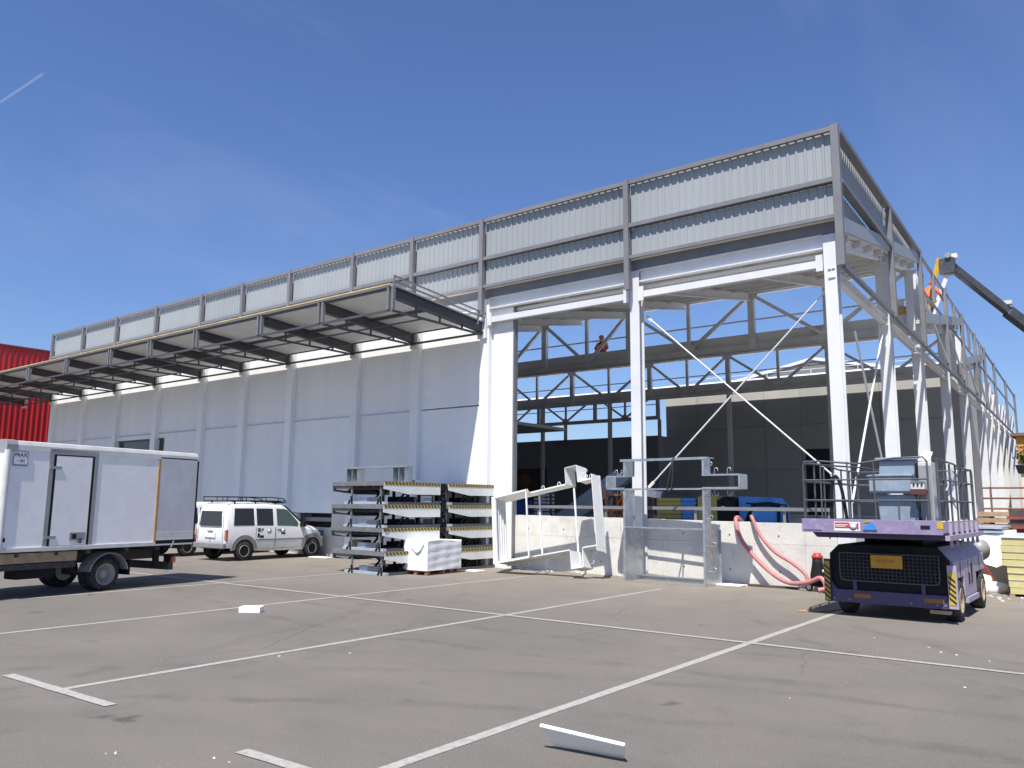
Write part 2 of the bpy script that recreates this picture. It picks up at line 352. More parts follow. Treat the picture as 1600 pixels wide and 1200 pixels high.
def paintmat():
    m = bpy.data.materials.new('road_paint'); m.use_nodes = True; t = m.node_tree; b = t.nodes['Principled BSDF']
    g = t.nodes.new('ShaderNodeNewGeometry')
    n = t.nodes.new('ShaderNodeTexNoise'); n.inputs['Scale'].default_value = 14; n.inputs['Detail'].default_value = 9; n.inputs['Roughness'].default_value = .78; t.links.new(g.outputs[0], n.inputs['Vector'])
    r_ = t.nodes.new('ShaderNodeMapRange'); r_.inputs['From Min'].default_value = .48; r_.inputs['From Max'].default_value = .66; r_.inputs['To Max'].default_value = .8; t.links.new(n.outputs[0], r_.inputs[0])
    mx = t.nodes.new('ShaderNodeMixRGB'); mx.inputs[1].default_value = (.385, .37, .335, 1); mx.inputs[2].default_value = (.18, .172, .16, 1); t.links.new(r_.outputs[0], mx.inputs[0])
    t.links.new(mx.outputs[0], b.inputs['Base Color']); b.inputs['Roughness'].default_value = .85; return m
PAINT = paintmat()
def line(x0, y0, x1, y1, wd, z=.004):
    a, b = Vector((x0, y0, 0)), Vector((x1, y1, 0)); d = (b-a); L = d.length; d.normalize(); n = Vector((-d.y, d.x, 0)); m = MB(); N = max(2, int(L/.35)); vs = []
    for i in range(N+1):
        q = a+d*(L*i/N)
        vs += [q+n*(wd/2+random.uniform(-.006, .006))+Vector((0, 0, z)), q-n*(wd/2+random.uniform(-.006, .006))+Vector((0, 0, z))]
    m.add(vs, [(2*i, 2*i+1, 2*i+3, 2*i+2) for i in range(N)])
    o = m.build('parking_line', PAINT); o['kind'] = 'structure'; return o
XA = [-17.25, -13.05, -8.80, -4.45, -.1]
for i, x in enumerate(XA):
    line(x, 4.0 if i < 5 else 2, x-.0, 18.0 if i not in (2, 3) else (17.2 if i == 2 else 15.9), .10 if i != 3 else .115)
line(-40, 11.2, 6, 11.35, .11, .008)
for x, a, b in ((-17.25, -1.1, 1.0), (-13.05, -1.1, 1.05), (-8.8, -1.14, 1.04), (-4.45, -1.16, 1.1), (-.1, -1.1, 1.1)):
    line(x+a, 3.93, x+b, 3.98, .12, .008)
line(-30, 18.0, -26.5, 9.0, .1, .004)

# loose crumbs of foam and plaster
cr = MB()
def crumb(x, y, s_):
    k = random.randint(4, 6); top = []; bot = []
    for i in range(k):
        a = 2*math.pi*i/k+random.uniform(-.3, .3); r_ = s_*random.uniform(.5, 1.1); bot.append((x+r_*math.cos(a), y+r_*math.sin(a)*.8, .001)); top.append((x+r_*.7*math.cos(a), y+r_*.6*math.sin(a), s_*random.uniform(.25, .6)))
    cr.add(bot+top, [tuple(range(k, 2*k))]+[(i, (i+1) % k, k+(i+1) % k, k+i) for i in range(k)])
for _ in range(22): crumb(random.uniform(-10, -.5), random.uniform(4.2, 13), random.choice((.004, .005, .007, .01)))
for x, y, s_ in ((-5.62, 3.7, .02), (-5.45, 3.72, .016), (-6.3, 3.3, .022), (-6.35, 3.25, .014), (-5.3, 3.0, .018), (-8.6, 6.5, .03), (-8.1, 7.2, .025), (-2.4, 12.6, .022), (-2.2, 12.3, .02), (-2.0, 12.2, .02), (-2.9, 8.4, .012), (-3.2, 13.0, .015), (-1.6, 10.1, .02), (-1.6, 12.0, .02)): crumb(x, y, s_)
for _ in range(150): crumb(random.uniform(-15.5, -6.5), 19.42+random.gauss(0, .1), random.choice((.012, .02, .03, .05)))
for _ in range(60): crumb(random.uniform(-6, -1.5), random.gauss(20.6, .4), random.choice((.02, .04, .07)))
tag(cr.build('foam_crumbs', M('grubby_foam', (.62, .6, .56), .8, 0, .2, 9)), 'white crumbs of foam and plaster scattered on the asphalt', 'debris', kind='stuff')

# ================================================================== warehouse
WX = -4.95
def sideX(y): return WX-.035*(y-19.2)
ware = thing('warehouse', 'long unfinished white steel-framed warehouse with grey corrugated parapet', 'warehouse', (0, 0, 0))
PX = [-46.6, -43.05, -39.5, -35.75, -31.95, -28.9, -25.75, -22.05, -19.0, -15.9, -10.63, -4.95]      # parapet posts
CX = [-46.55, -43.05, -39.5, -35.75, -31.95, -28.9, -25.8, -22.05, -19.0, -15.95, -10.56, -5.28]         # front columns
SY = [19.18, 25.27, 30.63, 36.76, 42.2, 47.4, 52.1, 58.0, 66.5, 75.0]                                             # side bays
ZT, ZM, ZB = 10.97, 9.67, 8.73
def part(name, mb, mat, parent=ware, bevel=0): return mb.build(name, mat, parent, bevel)

# corrugated sheet along a straight base line, trapezoid ribs standing proud towards nrm
def corr(p0, p1, nrm, zb0, zb1, zt0, zt1, pitch_=.215, depth=.026):
    p0, p1, nrm = Vector(p0), Vector(p1), Vector(nrm).normalized(); d = p1-p0; L = d.length; n = max(1, int(round(L/pitch_))); st = L/n; d.normalize()
    us = []
    for i in range(n):
        b = i*st
        us += [(b, 0), (b+st*.62, 0), (b+st*.70, depth), (b+st*.92, depth)]
    us.append((L, 0)); m = MB(); vs = []
    for u, o in us:
        f = u/L; q = p0+d*u+nrm*o
        vs += [(q.x, q.y, zb0+(zb1-zb0)*f), (q.x, q.y, zt0+(zt1-zt0)*f)]
    m.add(vs, [(2*i, 2*i+2, 2*i+3, 2*i+1) for i in range(len(us)-1)])
    return m

YC = 19.19   # cladding plane of the front parapet
for i in range(len(PX)-1):
    a, b = PX[i]+.07, PX[i+1]-.07
    part('cladding_sheet', corr((a, YC, 0), (b, YC, 0), (0, -1, 0), ZM+.02, ZM+.02, ZT-.06, ZT-.06), CLAD)
    part('cladding_sheet', corr((a, YC, 0), (b, YC, 0), (0, -1, 0), ZB, ZB, ZM-.1, ZM-.1), CLAD)
    part('parapet_rail', MB().box(a, b, 19.03, 19.12, ZT-.12, ZT), GREYF)
    part('parapet_rail', MB().box(a, b, 19.02, 19.12, ZM-.09, ZM+.02), GREYF)
    part('parapet_rail', MB().box(a, b, 19.04, 19.12, ZB-.05, ZB+.04), GREYF)
    part('soffit', MB().box(PX[i], PX[i+1]-.004, 19.13, 19.33, ZB-.04, ZB-.01), CREAM)
    part('fascia_sheet', MB().box(PX[i], PX[i+1]-.004, 19.31, 19.34, 8.42, ZB-.042), M('shade_darkened_fascia', (.17, .185, .2), .5))  # sheet colour darkened to deepen the shadow under the parapet overhang
for i, x in enumerate(PX):
    part('parapet_post', MB().box(x-.075 if i < 11 else x-.09, x+.075 if i < 11 else x+.09, 18.99, 19.14, (7.5 if i == 11 else 7.8 if i >= 9 else ZB-.08), ZT+.012), GREYF)
# parapet back sheet and gutters so that the parapet has a body seen from behind
part('parapet_lining', MB().box(PX[0], PX[-1]-.2, 19.36, 19.39, ZB+.1, ZT-.15), CLAD)
# side parapet, clad where the roof still lies below it
def roofz(y): return 8.75+(y-19.2)*(10.87-8.75)/(30.65-19.2)
for k in range(2):
    y0, y1 = SY[k]+.08, SY[k+1]-.08
    if k == 0:
        part('cladding_sheet', corr((sideX(y0)-.17, y0, 0), (sideX(y1)-.17, y1, 0), (1, .035, 0), ZM+.02, max(ZM+.02, roofz(y1)), ZT-.06, ZT-.06), CLAD)
        part('cladding_sheet', corr((sideX(y0)-.17, y0, 0), (sideX(y1)-.17, y1, 0), (1, .035, 0), roofz(y0), ZM-.1, ZM-.1, ZM-.09), CLAD)
    else:
        part('cladding_sheet', corr((sideX(y0)-.17, y0, 0), (sideX(y1)-.17, y1, 0), (1, .035, 0), roofz(y0), roofz(y1)-.04, ZT-.06, ZT-.05), CLAD)
for k in range(9):
    y0, y1 = SY[k], SY[k+1]
    def sp(y, z, o=-.02): return (sideX(y)+o, y, z)
    part('parapet_rail', MB().bar(sp(y0+.08, ZT-.065), sp(y1-.08, ZT-.065), .2 if k < 2 else .08, .13 if k < 2 else .1), GREYF)
    if k != 1: part('parapet_rail', MB().bar(sp(y0+.08, ZM-.035), sp(y1-.08, ZM-.035), .2 if k < 2 else .07, .11 if k < 2 else .08), GREYF)
    part('side_rail', MB().bar(sp(y0+.08, 7.55), sp(y1-.08, 7.55), .1, .1), GREYF)
for k, y in enumerate(SY[1:]):
    part('parapet_post', MB().box(sideX(y)-.05, sideX(y)+.095, y-.075, y+.075, 7.48, ZT+.01), GREYF)
for k in (2, 3, 4, 5):      # half posts and braces of the unclad parapet frame
    ym = (SY[k]+SY[k+1])/2
    part('parapet_post', MB().box(sideX(ym)-.03, sideX(ym)+.08, ym-.05, ym+.05, ZM+.03, ZT-.14), GREYF)
    part('brace', MB().bar((sideX(SY[k])-.02, SY[k]+.1, ZM-.12), (sideX(SY[k+1])-.02, SY[k+1]-.1, 7.85), .08, .1), GRSTEEL)

# columns: H sections, flanges facing the yard
def column(x, y, z0, z1, b=.3, d=.3, tf=.022, tw=.016, along='y', mat=WHITE, boxed=False):
    m = MB()
    if along == 'y':
        m.box(x-b/2, x+b/2, y-d/2, y-d/2+tf, z0, z1); m.box(x-b/2, x+b/2, y+d/2-tf, y+d/2, z0, z1); m.box(x-tw/2, x+tw/2, y-d/2+tf, y+d/2-tf, z0, z1)
    else:
        m.box(x-b/2, x-b/2+tf, y-d/2, y+d/2, z0, z1); m.box(x+b/2-tf, x+b/2, y-d/2, y+d/2, z0, z1); m.box(x-b/2+tf, x+b/2-tf, y-tw/2, y+tw/2, z0, z1)
    if boxed: m = MB().box(x-b/2, x+b/2, y-d/2, y+d/2, z0, z1)
    o = part('column', m, mat)
    MB().box(x-b/2-.05, x+b/2+.05, y-d/2-.05, y+d/2+.05, z0, z0+.03).build('base_plate', mat, o)
    return o
for i, x in enumerate(CX):
    column(x, 19.45, 0.0, 8.39, .36 if i < 10 else .29, .28, boxed=i < 10, mat=BOXW if i < 10 else WHITE)
SC = [25.7, 31.4, 38.1, 44.3, 51.9, 57.0, 61.5, 66.0, 70.5, 75.0]
for y, zt in zip(SC, (9.45, 10.3, 9.7, 10.3, 10.1, 9.6, 9.4, 9.2, 9.2, 9.2)):
    column(sideX(y)-.34, y, 0.0, zt, .34, .34, along='y')
# front beams of the open bays and behind the canopy
for i in range(len(CX)-1):
    a, b = CX[i]+.16, CX[i+1]-.16
    part('eaves_beam', MB().hbeam((a, 19.40, 8.23), (b, 19.40, 8.23), .19, .36, .035), WHITE)
    if i >= 9:
        part('lintel_beam', MB().box(a-.01 if i == 9 else a, b, 19.30, 19.46, 7.60, 7.78), WHITE)
        part('lintel_beam', MB().box(a, b, 19.62, 19.74, 7.93, 8.02), WHITE)
        part('connection_plate', MB().box(a-.02, a+.14, 19.26, 19.295, 7.5, 7.9), WHITE)
        part('connection_plate', MB().box(b-.16, b, 19.26, 19.295, 7.5, 7.9), WHITE)
# side eaves: purlin-bearing sloped beam, tie beam, knee braces
for k in range(9):
    y0, y1 = SY[k]+.1, SY[k+1]-.1
    part('tie_beam', MB().hbeam((sideX(y0)-.30, y0, 7.42), (sideX(y1)-.30, y1, 7.42), .16, .24), WHITE)
def slope_beam(ya, yb, za, zb, n):
    for k in range(n):
        f0, f1 = k/n, (k+1)/n; u, v = ya+(yb-ya)*f0+.16, ya+(yb-ya)*f1-.16
        part('rafter', MB().hbeam((sideX(u)-.28, u, za+(zb-za)*f0-.45), (sideX(v)-.28, v, za+(zb-za)*f1-.45), .15, .28), WHITE)
slope_beam(19.7, 30.5, 8.75, 10.8, 2); slope_beam(31, 42.0, 8.75, 10.55, 2); slope_beam(42.6, 52, 8.75, 10.55, 2)
# roof decks, rising towards the back: saw-tooth sheds
SHED = [(19.42, 30.72, 8.48, 10.57), (30.85, 42.3, 8.45, 10.5), (42.4, 52.2, 8.60, 10.36)]
for y0, y1, z0, z1 in SHED:
    xl = -46.6
    m = MB(); N = 1
    q = [(xl, y0, z0), (sideX(y0)-.02, y0, z0), (sideX(y1)-.02, y1, z1), (xl, y1, z1)]
    m.add(q+[(a, b, c-.07) for a, b, c in q], [(0, 1, 2, 3), (7, 6, 5, 4), (0, 4, 5, 1), (1, 5, 6, 2), (2, 6, 7, 3), (3, 7, 4, 0)])
    dk = part('roof_deck', m, DECK)
    q2 = [(a, b, c+.012) for a, b, c in q]; MB().add(q2+[(a, b, c+.05) for a, b, c in q], [(0, 1, 2, 3), (7, 6, 5, 4), (0, 4, 5, 1), (1, 5, 6, 2), (2, 6, 7, 3), (3, 7, 4, 0)]).build('roof_sheet', ROOFW, dk)
    n = 8
    for k in range(n):
        f = (k+.5)/n; y = y0+(y1-y0)*f; z = z0+(z1-z0)*f-.16
        MB().box(xl, sideX(y)-.06, y-.035, y+.035, z-.09, z+.08).build('purlin', GRSTEEL, dk)
    # flashing along the right-hand edge
    MB().bar((sideX(y0)+.0, y0+.05, z0+.12), (sideX(y1)+.0, y1-.05, z1+.12), .05, .36).build('flashing', CLAD, dk)
# trusses under the high edge of each shed
def truss(Y, z0, z1, nodes, first_top, mat, gutter=True, xr=None, band=True):
    xs = sorted(nodes); xl, xr2 = xs[0], xs[-1]
    t = part('truss', MB().hbeam((xl, Y, z0+.13), (xr2, Y, z0+.13), .22, .26), mat)
    MB().box(xl, xr2, Y-.09, Y+.09, z1-.2, z1-.02).build('top_chord', mat, t)
    for i, x in enumerate(xs):
        top = (i % 2 == 0) == first_top
        wd = .25 if top else .14
        MB().box(x-wd/2, x+wd/2, Y-.1 if top else Y-.06, Y+.1 if top else Y+.06, z0+.26 if not top else z0+.02, z1-.2).build('post', mat, t)
    for i in range(len(xs)-1):
        a, b = xs[i], xs[i+1]; ta = (i % 2 == 0) == first_top
        za, zb = (z1-.25, z0+.3) if ta else (z0+.3, z1-.25)
        MB().bar((a+.12, Y, za), (b-.12, Y, zb), .12, .13).build('diagonal', mat, t)
    for i, x in enumerate(xs):
        top = (i % 2 == 0) == first_top
        zg = z1-.42 if top else z0+.26
        MB().prism([(x-.32, zg+(.22 if top else 0)), (x+.32, zg+(.22 if top else 0)), (x+.13, zg+(0 if top else .24)), (x-.13, zg+(0 if top else .24))], 'y', Y-.075, Y-.062).build('gusset', mat, t)
    MB().box(xl, xr2, Y+.16, Y+.21, (z0+z1)/2-.0, (z0+z1)/2+.06).build('girt', mat, t)
    if band:
        MB().box(xl, xr2, Y+.13, Y+.155, z0+.2, z0+.68).build('gutter_face', DECK, t)
    return t
def fill(nodes, lo, hi, st):
    n = sorted(nodes)
    while n[0]-st > lo: n.insert(0, n[0]-st)
    return n
t1 = fill([-5.7, -8.62, -11.47, -14.18, -17.0, -19.2, -21.54, -24, -26.4], -46, 0, 2.5)
truss(30.58, 8.05, 10.46, t1, (len(t1) % 2 == 1), GRSTEEL)
for x in (-8.3, -11.47, -14.2, -17.0, -19.3, -21.54, -26.4, -31.5, -36.5, -41.5):
    part('rafter', MB().hbeam((x, 19.75, 8.20), (x, 30.3, 10.13), .16, .3), WHITE)
t2 = fill([-6.2, -9.1, -11.9, -14.5, -17.3, -19.76, -22.15, -24.95, -27.63, -30.37], -46, 0, 2.6)
truss(42.25, 8.05, 10.38, t2, (len(t2) % 2 == 0) == False if False else (len(t2) % 2 == 1), GRSTEEL)
t3 = fill([-26.7, -29.4, -32.0, -34.67, -37.26, -39.9], -46, 0, 2.6)
truss(52.1, 8.05, 10.25, t3, (len(t3) % 2 == 1), GRSTEEL, band=False)
part('edge_beam', MB().box(-26.5, -6.6, 52.0, 52.16, 10.1, 10.24), GRSTEEL)
# inner columns under the trusses
for x, y in ((-17.3, 42.25), (-11.9, 42.25), (-24.9, 42.25), (-26.6, 52.1), (-34.7, 52.1), (-29.9, 42.25)):
    column(x, y, 1.36, 8.05, .2, .2, mat=GRSTEEL)
# cross braces of the open end bay, in rod
for a, b in (((-10.35, 19.62, 7.12), (-5.42, 19.62, 2.52)), ((-5.42, 19.70, 7.2), (-10.42, 19.70, 2.38))):
    o = part('brace_rod', MB().cyl(a, b,   .021, 8), WHITE)
    for q, r_ in ((a, b), (b, a)):
        q, r_ = Vector(q), Vector(r_); d = (r_-q).normalized(); MB().bar(q, q+d*.22, .03, .08).build('end_plate', WHITE, o)
for a, b in (((sideX(19.9)-.3, 20.1, 2.0), (sideX(25)-.3, 25.0, 7.0)), ((sideX(25)-.34, 25.0, 2.0), (sideX(21)-.34, 21.5, 6.4))):
    part('brace_rod', MB().cyl(a, b, .03, 8), WHITE)
# left clad wall: two rows of white panels between the columns
for i in range(9):
    a, b = CX[i]+.1, CX[i+1]-.1
    y0 = 19.50
    if i in (2, 3):
        z1b = 4.8
        wx0, wx1 = (-39.4, -36.35) if i == 2 else (-35.85, -35.05)
        part('wall_panel', MB().box(a, b, y0, y0+.12, 5.03, 8.04), WALLW)
        part('wall_panel', MB().box(a, wx0, y0, y0+.12, 1.5, 4.98), WALLW)
        part('wall_panel', MB().box(wx1, b, y0, y0+.12, 1.5, 4.98), WALLW)
        part('wall_panel', MB().box(wx0, wx1, y0+.001, y0+.121, 4.78, 4.98), WALLW)
        wn = part('window', MB().box(wx0+.06, wx1-.06, y0+.06, y0+.08, 1.6, 4.72), GLASS)
        fr = MB(); fr.box(wx0, wx1, y0-.01, y0+.1, 4.72, 4.78); fr.box(wx0, wx0+.06, y0-.01, y0+.1, 1.5, 4.72); fr.box(wx1-.06, wx1, y0-.01, y0+.1, 1.5, 4.72); fr.build('window_frame', DKSTEEL, wn)
    else:
        part('wall_panel', MB().box(a, b, y0, y0+.12, 5.03, 8.04), WALLW)
        part('wall_panel', MB().box(a, b, y0, y0+.12, 1.52, 4.985), WALLW)
    if i < 8: part('joint_channel', MB().box(a+.15, b-.15, y0-.035, y0+.02, 4.985, 5.03), GALVB)
part('wall_panel', MB().box(-15.85, -14.93, 19.50, 19.64, 0.0, 8.03), WALLW)
part('panel_edge', MB().box(-14.93, -14.88, 19.48, 19.66, 0.0, 8.03), GREYF)
part('wall_panel', MB().box(-46.75, -46.62, 19.8, 56, 0, 8.5), WALLW)   # far left gable
# plinth below the panels with a dark dock slot
part('plinth', MB().box(-46.6, -25.2, 19.51, 19.68, 0, 1.5), CONC)
part('plinth', MB().box(-25.2, -23.2, 19.51, 19.68, 0, 1.0), CONC)
part('plinth', MB().box(-23.2, -15.4, 19.51, 19.68, 0, 1.5), CONC)
part('dock_slot', MB().box(-25.2, -23.2, 20.2, 20.25, 1.0, 1.5), DOORDARK)
# dock floor
part('dock_floor', MB().box(-46.5, -5.6, 19.96, 53.2, 1.2, 1.35), CONCD)
# mezzanine slab deep inside
part('mezzanine_slab', MB().box(-46.4, -27.6, 24, 41.5, 6.42, 6.6), DECK)
# ------------------------------------------------------------------ canopy over the closed bays
CYO, CYI = 15.25, 19.2
XL, XR = -52.0, -15.95
q = [(XL, CYO-.04, 7.98), (XR, CYO-.04, 7.98), (XR, CYI, 7.66), (XL, CYI, 7.66)]
can = part('canopy', MB().add(q+[(a, b, c-.07) for a, b, c in q], [(0, 1, 2, 3), (7, 6, 5, 4), (0, 4, 5, 1), (1, 5, 6, 2), (2, 6, 7, 3), (3, 7, 4, 0)]), DECK)
MB().box(XL, XR-.01, CYO-.085, CYO-.045, 7.945, 7.982).build('edge_batten', M('yellow_batten', (.6, .47, .25), .7, 0, .25, 3), can)
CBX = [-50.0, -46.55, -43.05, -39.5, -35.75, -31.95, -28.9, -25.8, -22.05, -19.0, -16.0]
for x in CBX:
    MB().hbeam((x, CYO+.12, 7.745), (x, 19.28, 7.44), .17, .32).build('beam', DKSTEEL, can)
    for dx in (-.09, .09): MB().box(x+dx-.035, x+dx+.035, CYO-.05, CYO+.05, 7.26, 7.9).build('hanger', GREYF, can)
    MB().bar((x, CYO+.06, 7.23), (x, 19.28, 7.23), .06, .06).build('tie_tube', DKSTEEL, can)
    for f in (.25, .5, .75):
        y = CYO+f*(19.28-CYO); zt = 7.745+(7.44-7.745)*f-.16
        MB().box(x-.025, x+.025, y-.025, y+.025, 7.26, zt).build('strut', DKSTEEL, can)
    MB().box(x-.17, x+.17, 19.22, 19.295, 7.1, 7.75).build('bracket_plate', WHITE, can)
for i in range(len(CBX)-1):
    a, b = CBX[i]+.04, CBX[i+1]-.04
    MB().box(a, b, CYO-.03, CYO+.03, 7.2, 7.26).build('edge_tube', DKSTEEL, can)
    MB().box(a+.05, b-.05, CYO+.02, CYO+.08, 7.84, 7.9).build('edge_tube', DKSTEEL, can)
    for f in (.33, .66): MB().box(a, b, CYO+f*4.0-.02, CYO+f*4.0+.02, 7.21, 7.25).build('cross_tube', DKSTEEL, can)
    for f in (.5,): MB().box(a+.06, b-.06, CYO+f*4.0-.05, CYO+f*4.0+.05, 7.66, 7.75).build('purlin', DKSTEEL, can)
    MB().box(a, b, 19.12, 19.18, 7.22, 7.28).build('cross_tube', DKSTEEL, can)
# thin guard tubes above the canopy end
for z in (8.2, 8.05): MB().bar((XR+.05, CYO, z), (XR+.05, 19.3, z-.3), .04, .04).build('edge_tube', GREYF, can)
MB().box(XR+.03, XR+.07, CYO-.02, CYO+.02, 7.9, 8.22).build('hanger', GREYF, can)
MB().box(XR+.03, XR+.07, 18.9, 18.94, 7.5, 7.95).build('hanger', GREYF, can)

# ------------------------------------------------------------------ concrete dock wall
dw = thing('dock_wall', 'pale concrete dock wall below the open bays, marked with formwork joints', 'wall', (0, 0, 0))
xs = [-15.0, -13.75, -12.5, -11.25, -10.0, -8.75, -7.5, -6.25, -5.1]
for i in range(len(xs)-1):
    d = random.uniform(-.004, .004)
    MB().box(xs[i]+.002, xs[i+1]-.002, 19.6+d, 19.85, .0, 1.0).build('concrete_panel', CONC, dw, .002)
    MB().box(xs[i]+.002, xs[i+1]-.002, 19.602+d, 19.85, 1.004, 1.58-.012*i).build('concrete_panel', CONC, dw, .003)
    for z in (.35, 1.2):
        MB().cyl(((xs[i]+xs[i+1])/2, 19.59+d, z), ((xs[i]+xs[i+1])/2, 19.62, z), .018, 8).build('tie_hole', DOORDARK, dw)
MB().box(-15.0, -5.1, 19.66, 19.84, .0, 1.48).build('core', CONC, dw)
MB().box(-5.36, -5.1, 19.86, 34, 0, 1.45).build('concrete_panel', CONC, dw)
# guard rail just inside the dock edge
gr = thing('guard_rail', 'flat grey guard rail running along the dock edge above the concrete wall', 'guard rail', (0, 0, 1.35))
MB().box(-15.0, -5.7, 20.35, 20.39, .44, .53).build('rail', GREYF, gr)
for x in (-14.6, -12.2, -9.4, -7.0, -5.9): MB().box(x-.03, x+.03, 20.4, 20.46, 0, .5).build('post', GREYF, gr)

# ================================================================== neighbours
hall = thing('rear_hall', 'tall grey panelled hall with low gable roof behind the steel frame', 'hall', (0, 0, 0))
HX0, HX1, HY = -26.5, -7.1, 52.95
for i in range(8):
    a = HX0+(HX1-HX0)*i/8; b = HX0+(HX1-HX0)*(i+1)/8
    for z0, z1 in ((1.36, 4.3), (4.33, 7.2), (7.23, 9.9)):
        MB().box(a+.01, b-.01, HY, HY+.1, z0, z1).build('wall_panel', HALLW, hall)
MB().box(HX0+.02, HX1-.02, HY+.101, 66, 1.36, 9.88).build('body', HALLW, hall)
rf = MB().prism([(HX0-.4, 9.95), (HX1-.1, 9.95), ((HX0+HX1)/2, 12.0)], 'y', 56.0, 66).build('roof', M('grey_gable_roof', (.17, .175, .18), .6), hall)
MB().bar((HX0-.5, 55.95, 9.98), ((HX0+HX1)/2, 55.95, 12.05), .12, .2).build('barge_board', WHITE, rf)
MB().bar(((HX0+HX1)/2, 55.95, 12.05), (HX1-.1, 55.95, 9.98), .12, .2).build('barge_board', WHITE, rf)
for k in range(7):
    x = HX0+1+k*3; MB().cyl((x, 54.5, 9.9), (x, 54.5, 11.1), .025, 6).build('railing_post', WHITE, hall)
MB().cyl((HX0+1, 54.5, 11.08), (HX0+19, 54.5, 11.08), .022, 6).build('railing', WHITE, hall)
MB().cyl((HX0+1, 54.5, 10.6), (HX0+19, 54.5, 10.6), .018, 6).build('railing', WHITE, hall)
d = MB().box(-16.6, -15.1, HY-.03, HY-.004, 1.36, 5.6).build('doorway', DOORDARK, hall)

cold = thing('cold_store', 'low charcoal panelled store room deep inside the open bays', 'store room', (0, 0, 0))
for i in range(6):
    a = -36.6+12.0*i/6
    MB().box(a+.008, a+1.992, 48, 48.08, 1.36, 6.5).build('wall_panel', HALLD, cold)
MB().box(-36.6, -24.6, 48.081, 52, 1.36, 6.49).build('body', HALLD, cold)
MB().box(-44, -36.62, 48.3, 52, 1.36, 5.6).build('annexe', HALLD, cold)
fr = MB().box(-38.5, -33.6, 47.85, 47.95, 1.4, 4.5).build('window', GLASS, cold)
MB().box(-36.6, -34.9, 47.8, 47.84, 2.9, 4.1).build('poster', M('faded_poster', (.22, .1, .06), .7, 0, .6, 1.2), cold)
MB().box(-33.4, -31.0, 47.7, 47.95, 1.36, 4.2).build('shutter', HALLD, cold)

rb = thing('red_building', 'red corrugated metal building beyond the left end of the warehouse', 'building', (-55, 30, 0))
for k in range(6):
    y = -14+k*8
    corr((0, y, 0), (0, y+7.98, 0), (1, 0, 0), 0, 0, 11.35, 11.35, .32, .05).build('cladding_sheet', RED, rb)
MB().box(-20, -.05, -14, 34, 0, 11.3).build('body', RED, rb)
MB().box(-20.1, .1, -14.1, 34.1, 11.36, 11.48).build('coping', M('dark_red_coping', (.2, .02, .02), .5), rb)

ob = thing('ochre_building', 'ochre rendered house with pale lower wall at the far right edge', 'building', (-5.8, 62, 0))
MB().box(0, 14, 0, 9, 4.95, 6.6).build('wall', ORANGE, ob)
MB().box(.02, 13.98, .02, 8.98, 0, 4.9).build('wall', BEIGE, ob)
MB().box(-.1, 14.1, -.06, 9.06, 4.9, 4.97).build('string_course', BEIGE, ob)
MB().prism([(-.3, 6.62), (14.3, 6.62), (14.3, 6.8), (7, 7.0), (-.3, 6.8)], 'y', -.3, 9.3).build('roof', M('brown_roof', (.2, .12, .09), .8), ob)
for k in range(3):
    wq = MB().box(1.5+k*3.5, 2.6+k*3.5, -.03, .015, 2.2, 3.7).build('window', GLASS, ob)
    MB().box(1.42+k*3.5, 2.68+k*3.5, -.06, .01, 2.08, 2.18).build('sill', BEIGE, wq)

# ================================================================== box truck
def wheel(parent, c, r, wd, axis, tyre=RUBBER, rim=ALU, rimr=.58, name='wheel', deep=.35):
    ax = Vector(axis).normalized(); c = Vector(c)
    o = MB().lathe(c-ax*wd/2, [(r*rimr*.98, .01), (r*.9, 0), (r*.985, wd*.14), (r, wd*.3), (r, wd*.7), (r*.985, wd*.86), (r*.9, wd), (r*rimr*.98, wd-.01)], 32, ax).build(name, tyre, parent)
    MB().lathe(c-ax*wd/2, [(r*rimr, wd*.05), (r*rimr, wd*(.98)), (r*rimr*.92, wd*1.0), (r*rimr*.82, wd*(1-deep)), (r*.30, wd*(1-deep*.9)), (r*.26, wd*(1-deep*.4)), (r*.12, wd*(1-deep*.35)), (0.001, wd*(1-deep*.35))], 28, ax).build('rim', rim, o)
    return o
TK = thing('box_truck', 'white box-bodied delivery truck with small side door, parked at the left edge', 'truck', (-17.606, 8.694, 0), -1.40)
SB = .12   # outer face of the visible side
body = MB().box(-2.1, 2.38, -2.0, SB-.01, .98, 2.9).build('cargo_box', TRUCKW, TK, .01)
MB().box(-2.12, 2.36, SB-.03, SB+.015, .9, .985).build('side_rail', ALU, TK, .006)
MB().box(-2.12, 2.36, -2.02, -1.96, .9, .985).build('side_rail', ALU, TK, .006)
MB().prism([(SB+.004, 2.86), (SB+.004, 2.96), (SB-.02, 3.03), (SB-.12, 3.05), (-1.92, 3.05), (-2.03, 2.98), (-2.03, 2.86)], 'x', -2.14, 2.2).build('roof', ALU, TK)
MB().prism([(SB+.008, 2.84), (SB+.008, 2.965), (SB-.02, 3.04), (SB-.12, 3.06), (-1.92, 3.06), (-2.04, 2.98), (-2.04, 2.84)], 'x', 2.2, 2.41).build('roof_corner', TGREY, TK)
MB().tube([(2.36, SB-.03, .98), (2.36, SB-.03, 2.86)], .06, 10).build('corner_post', ALU, TK)
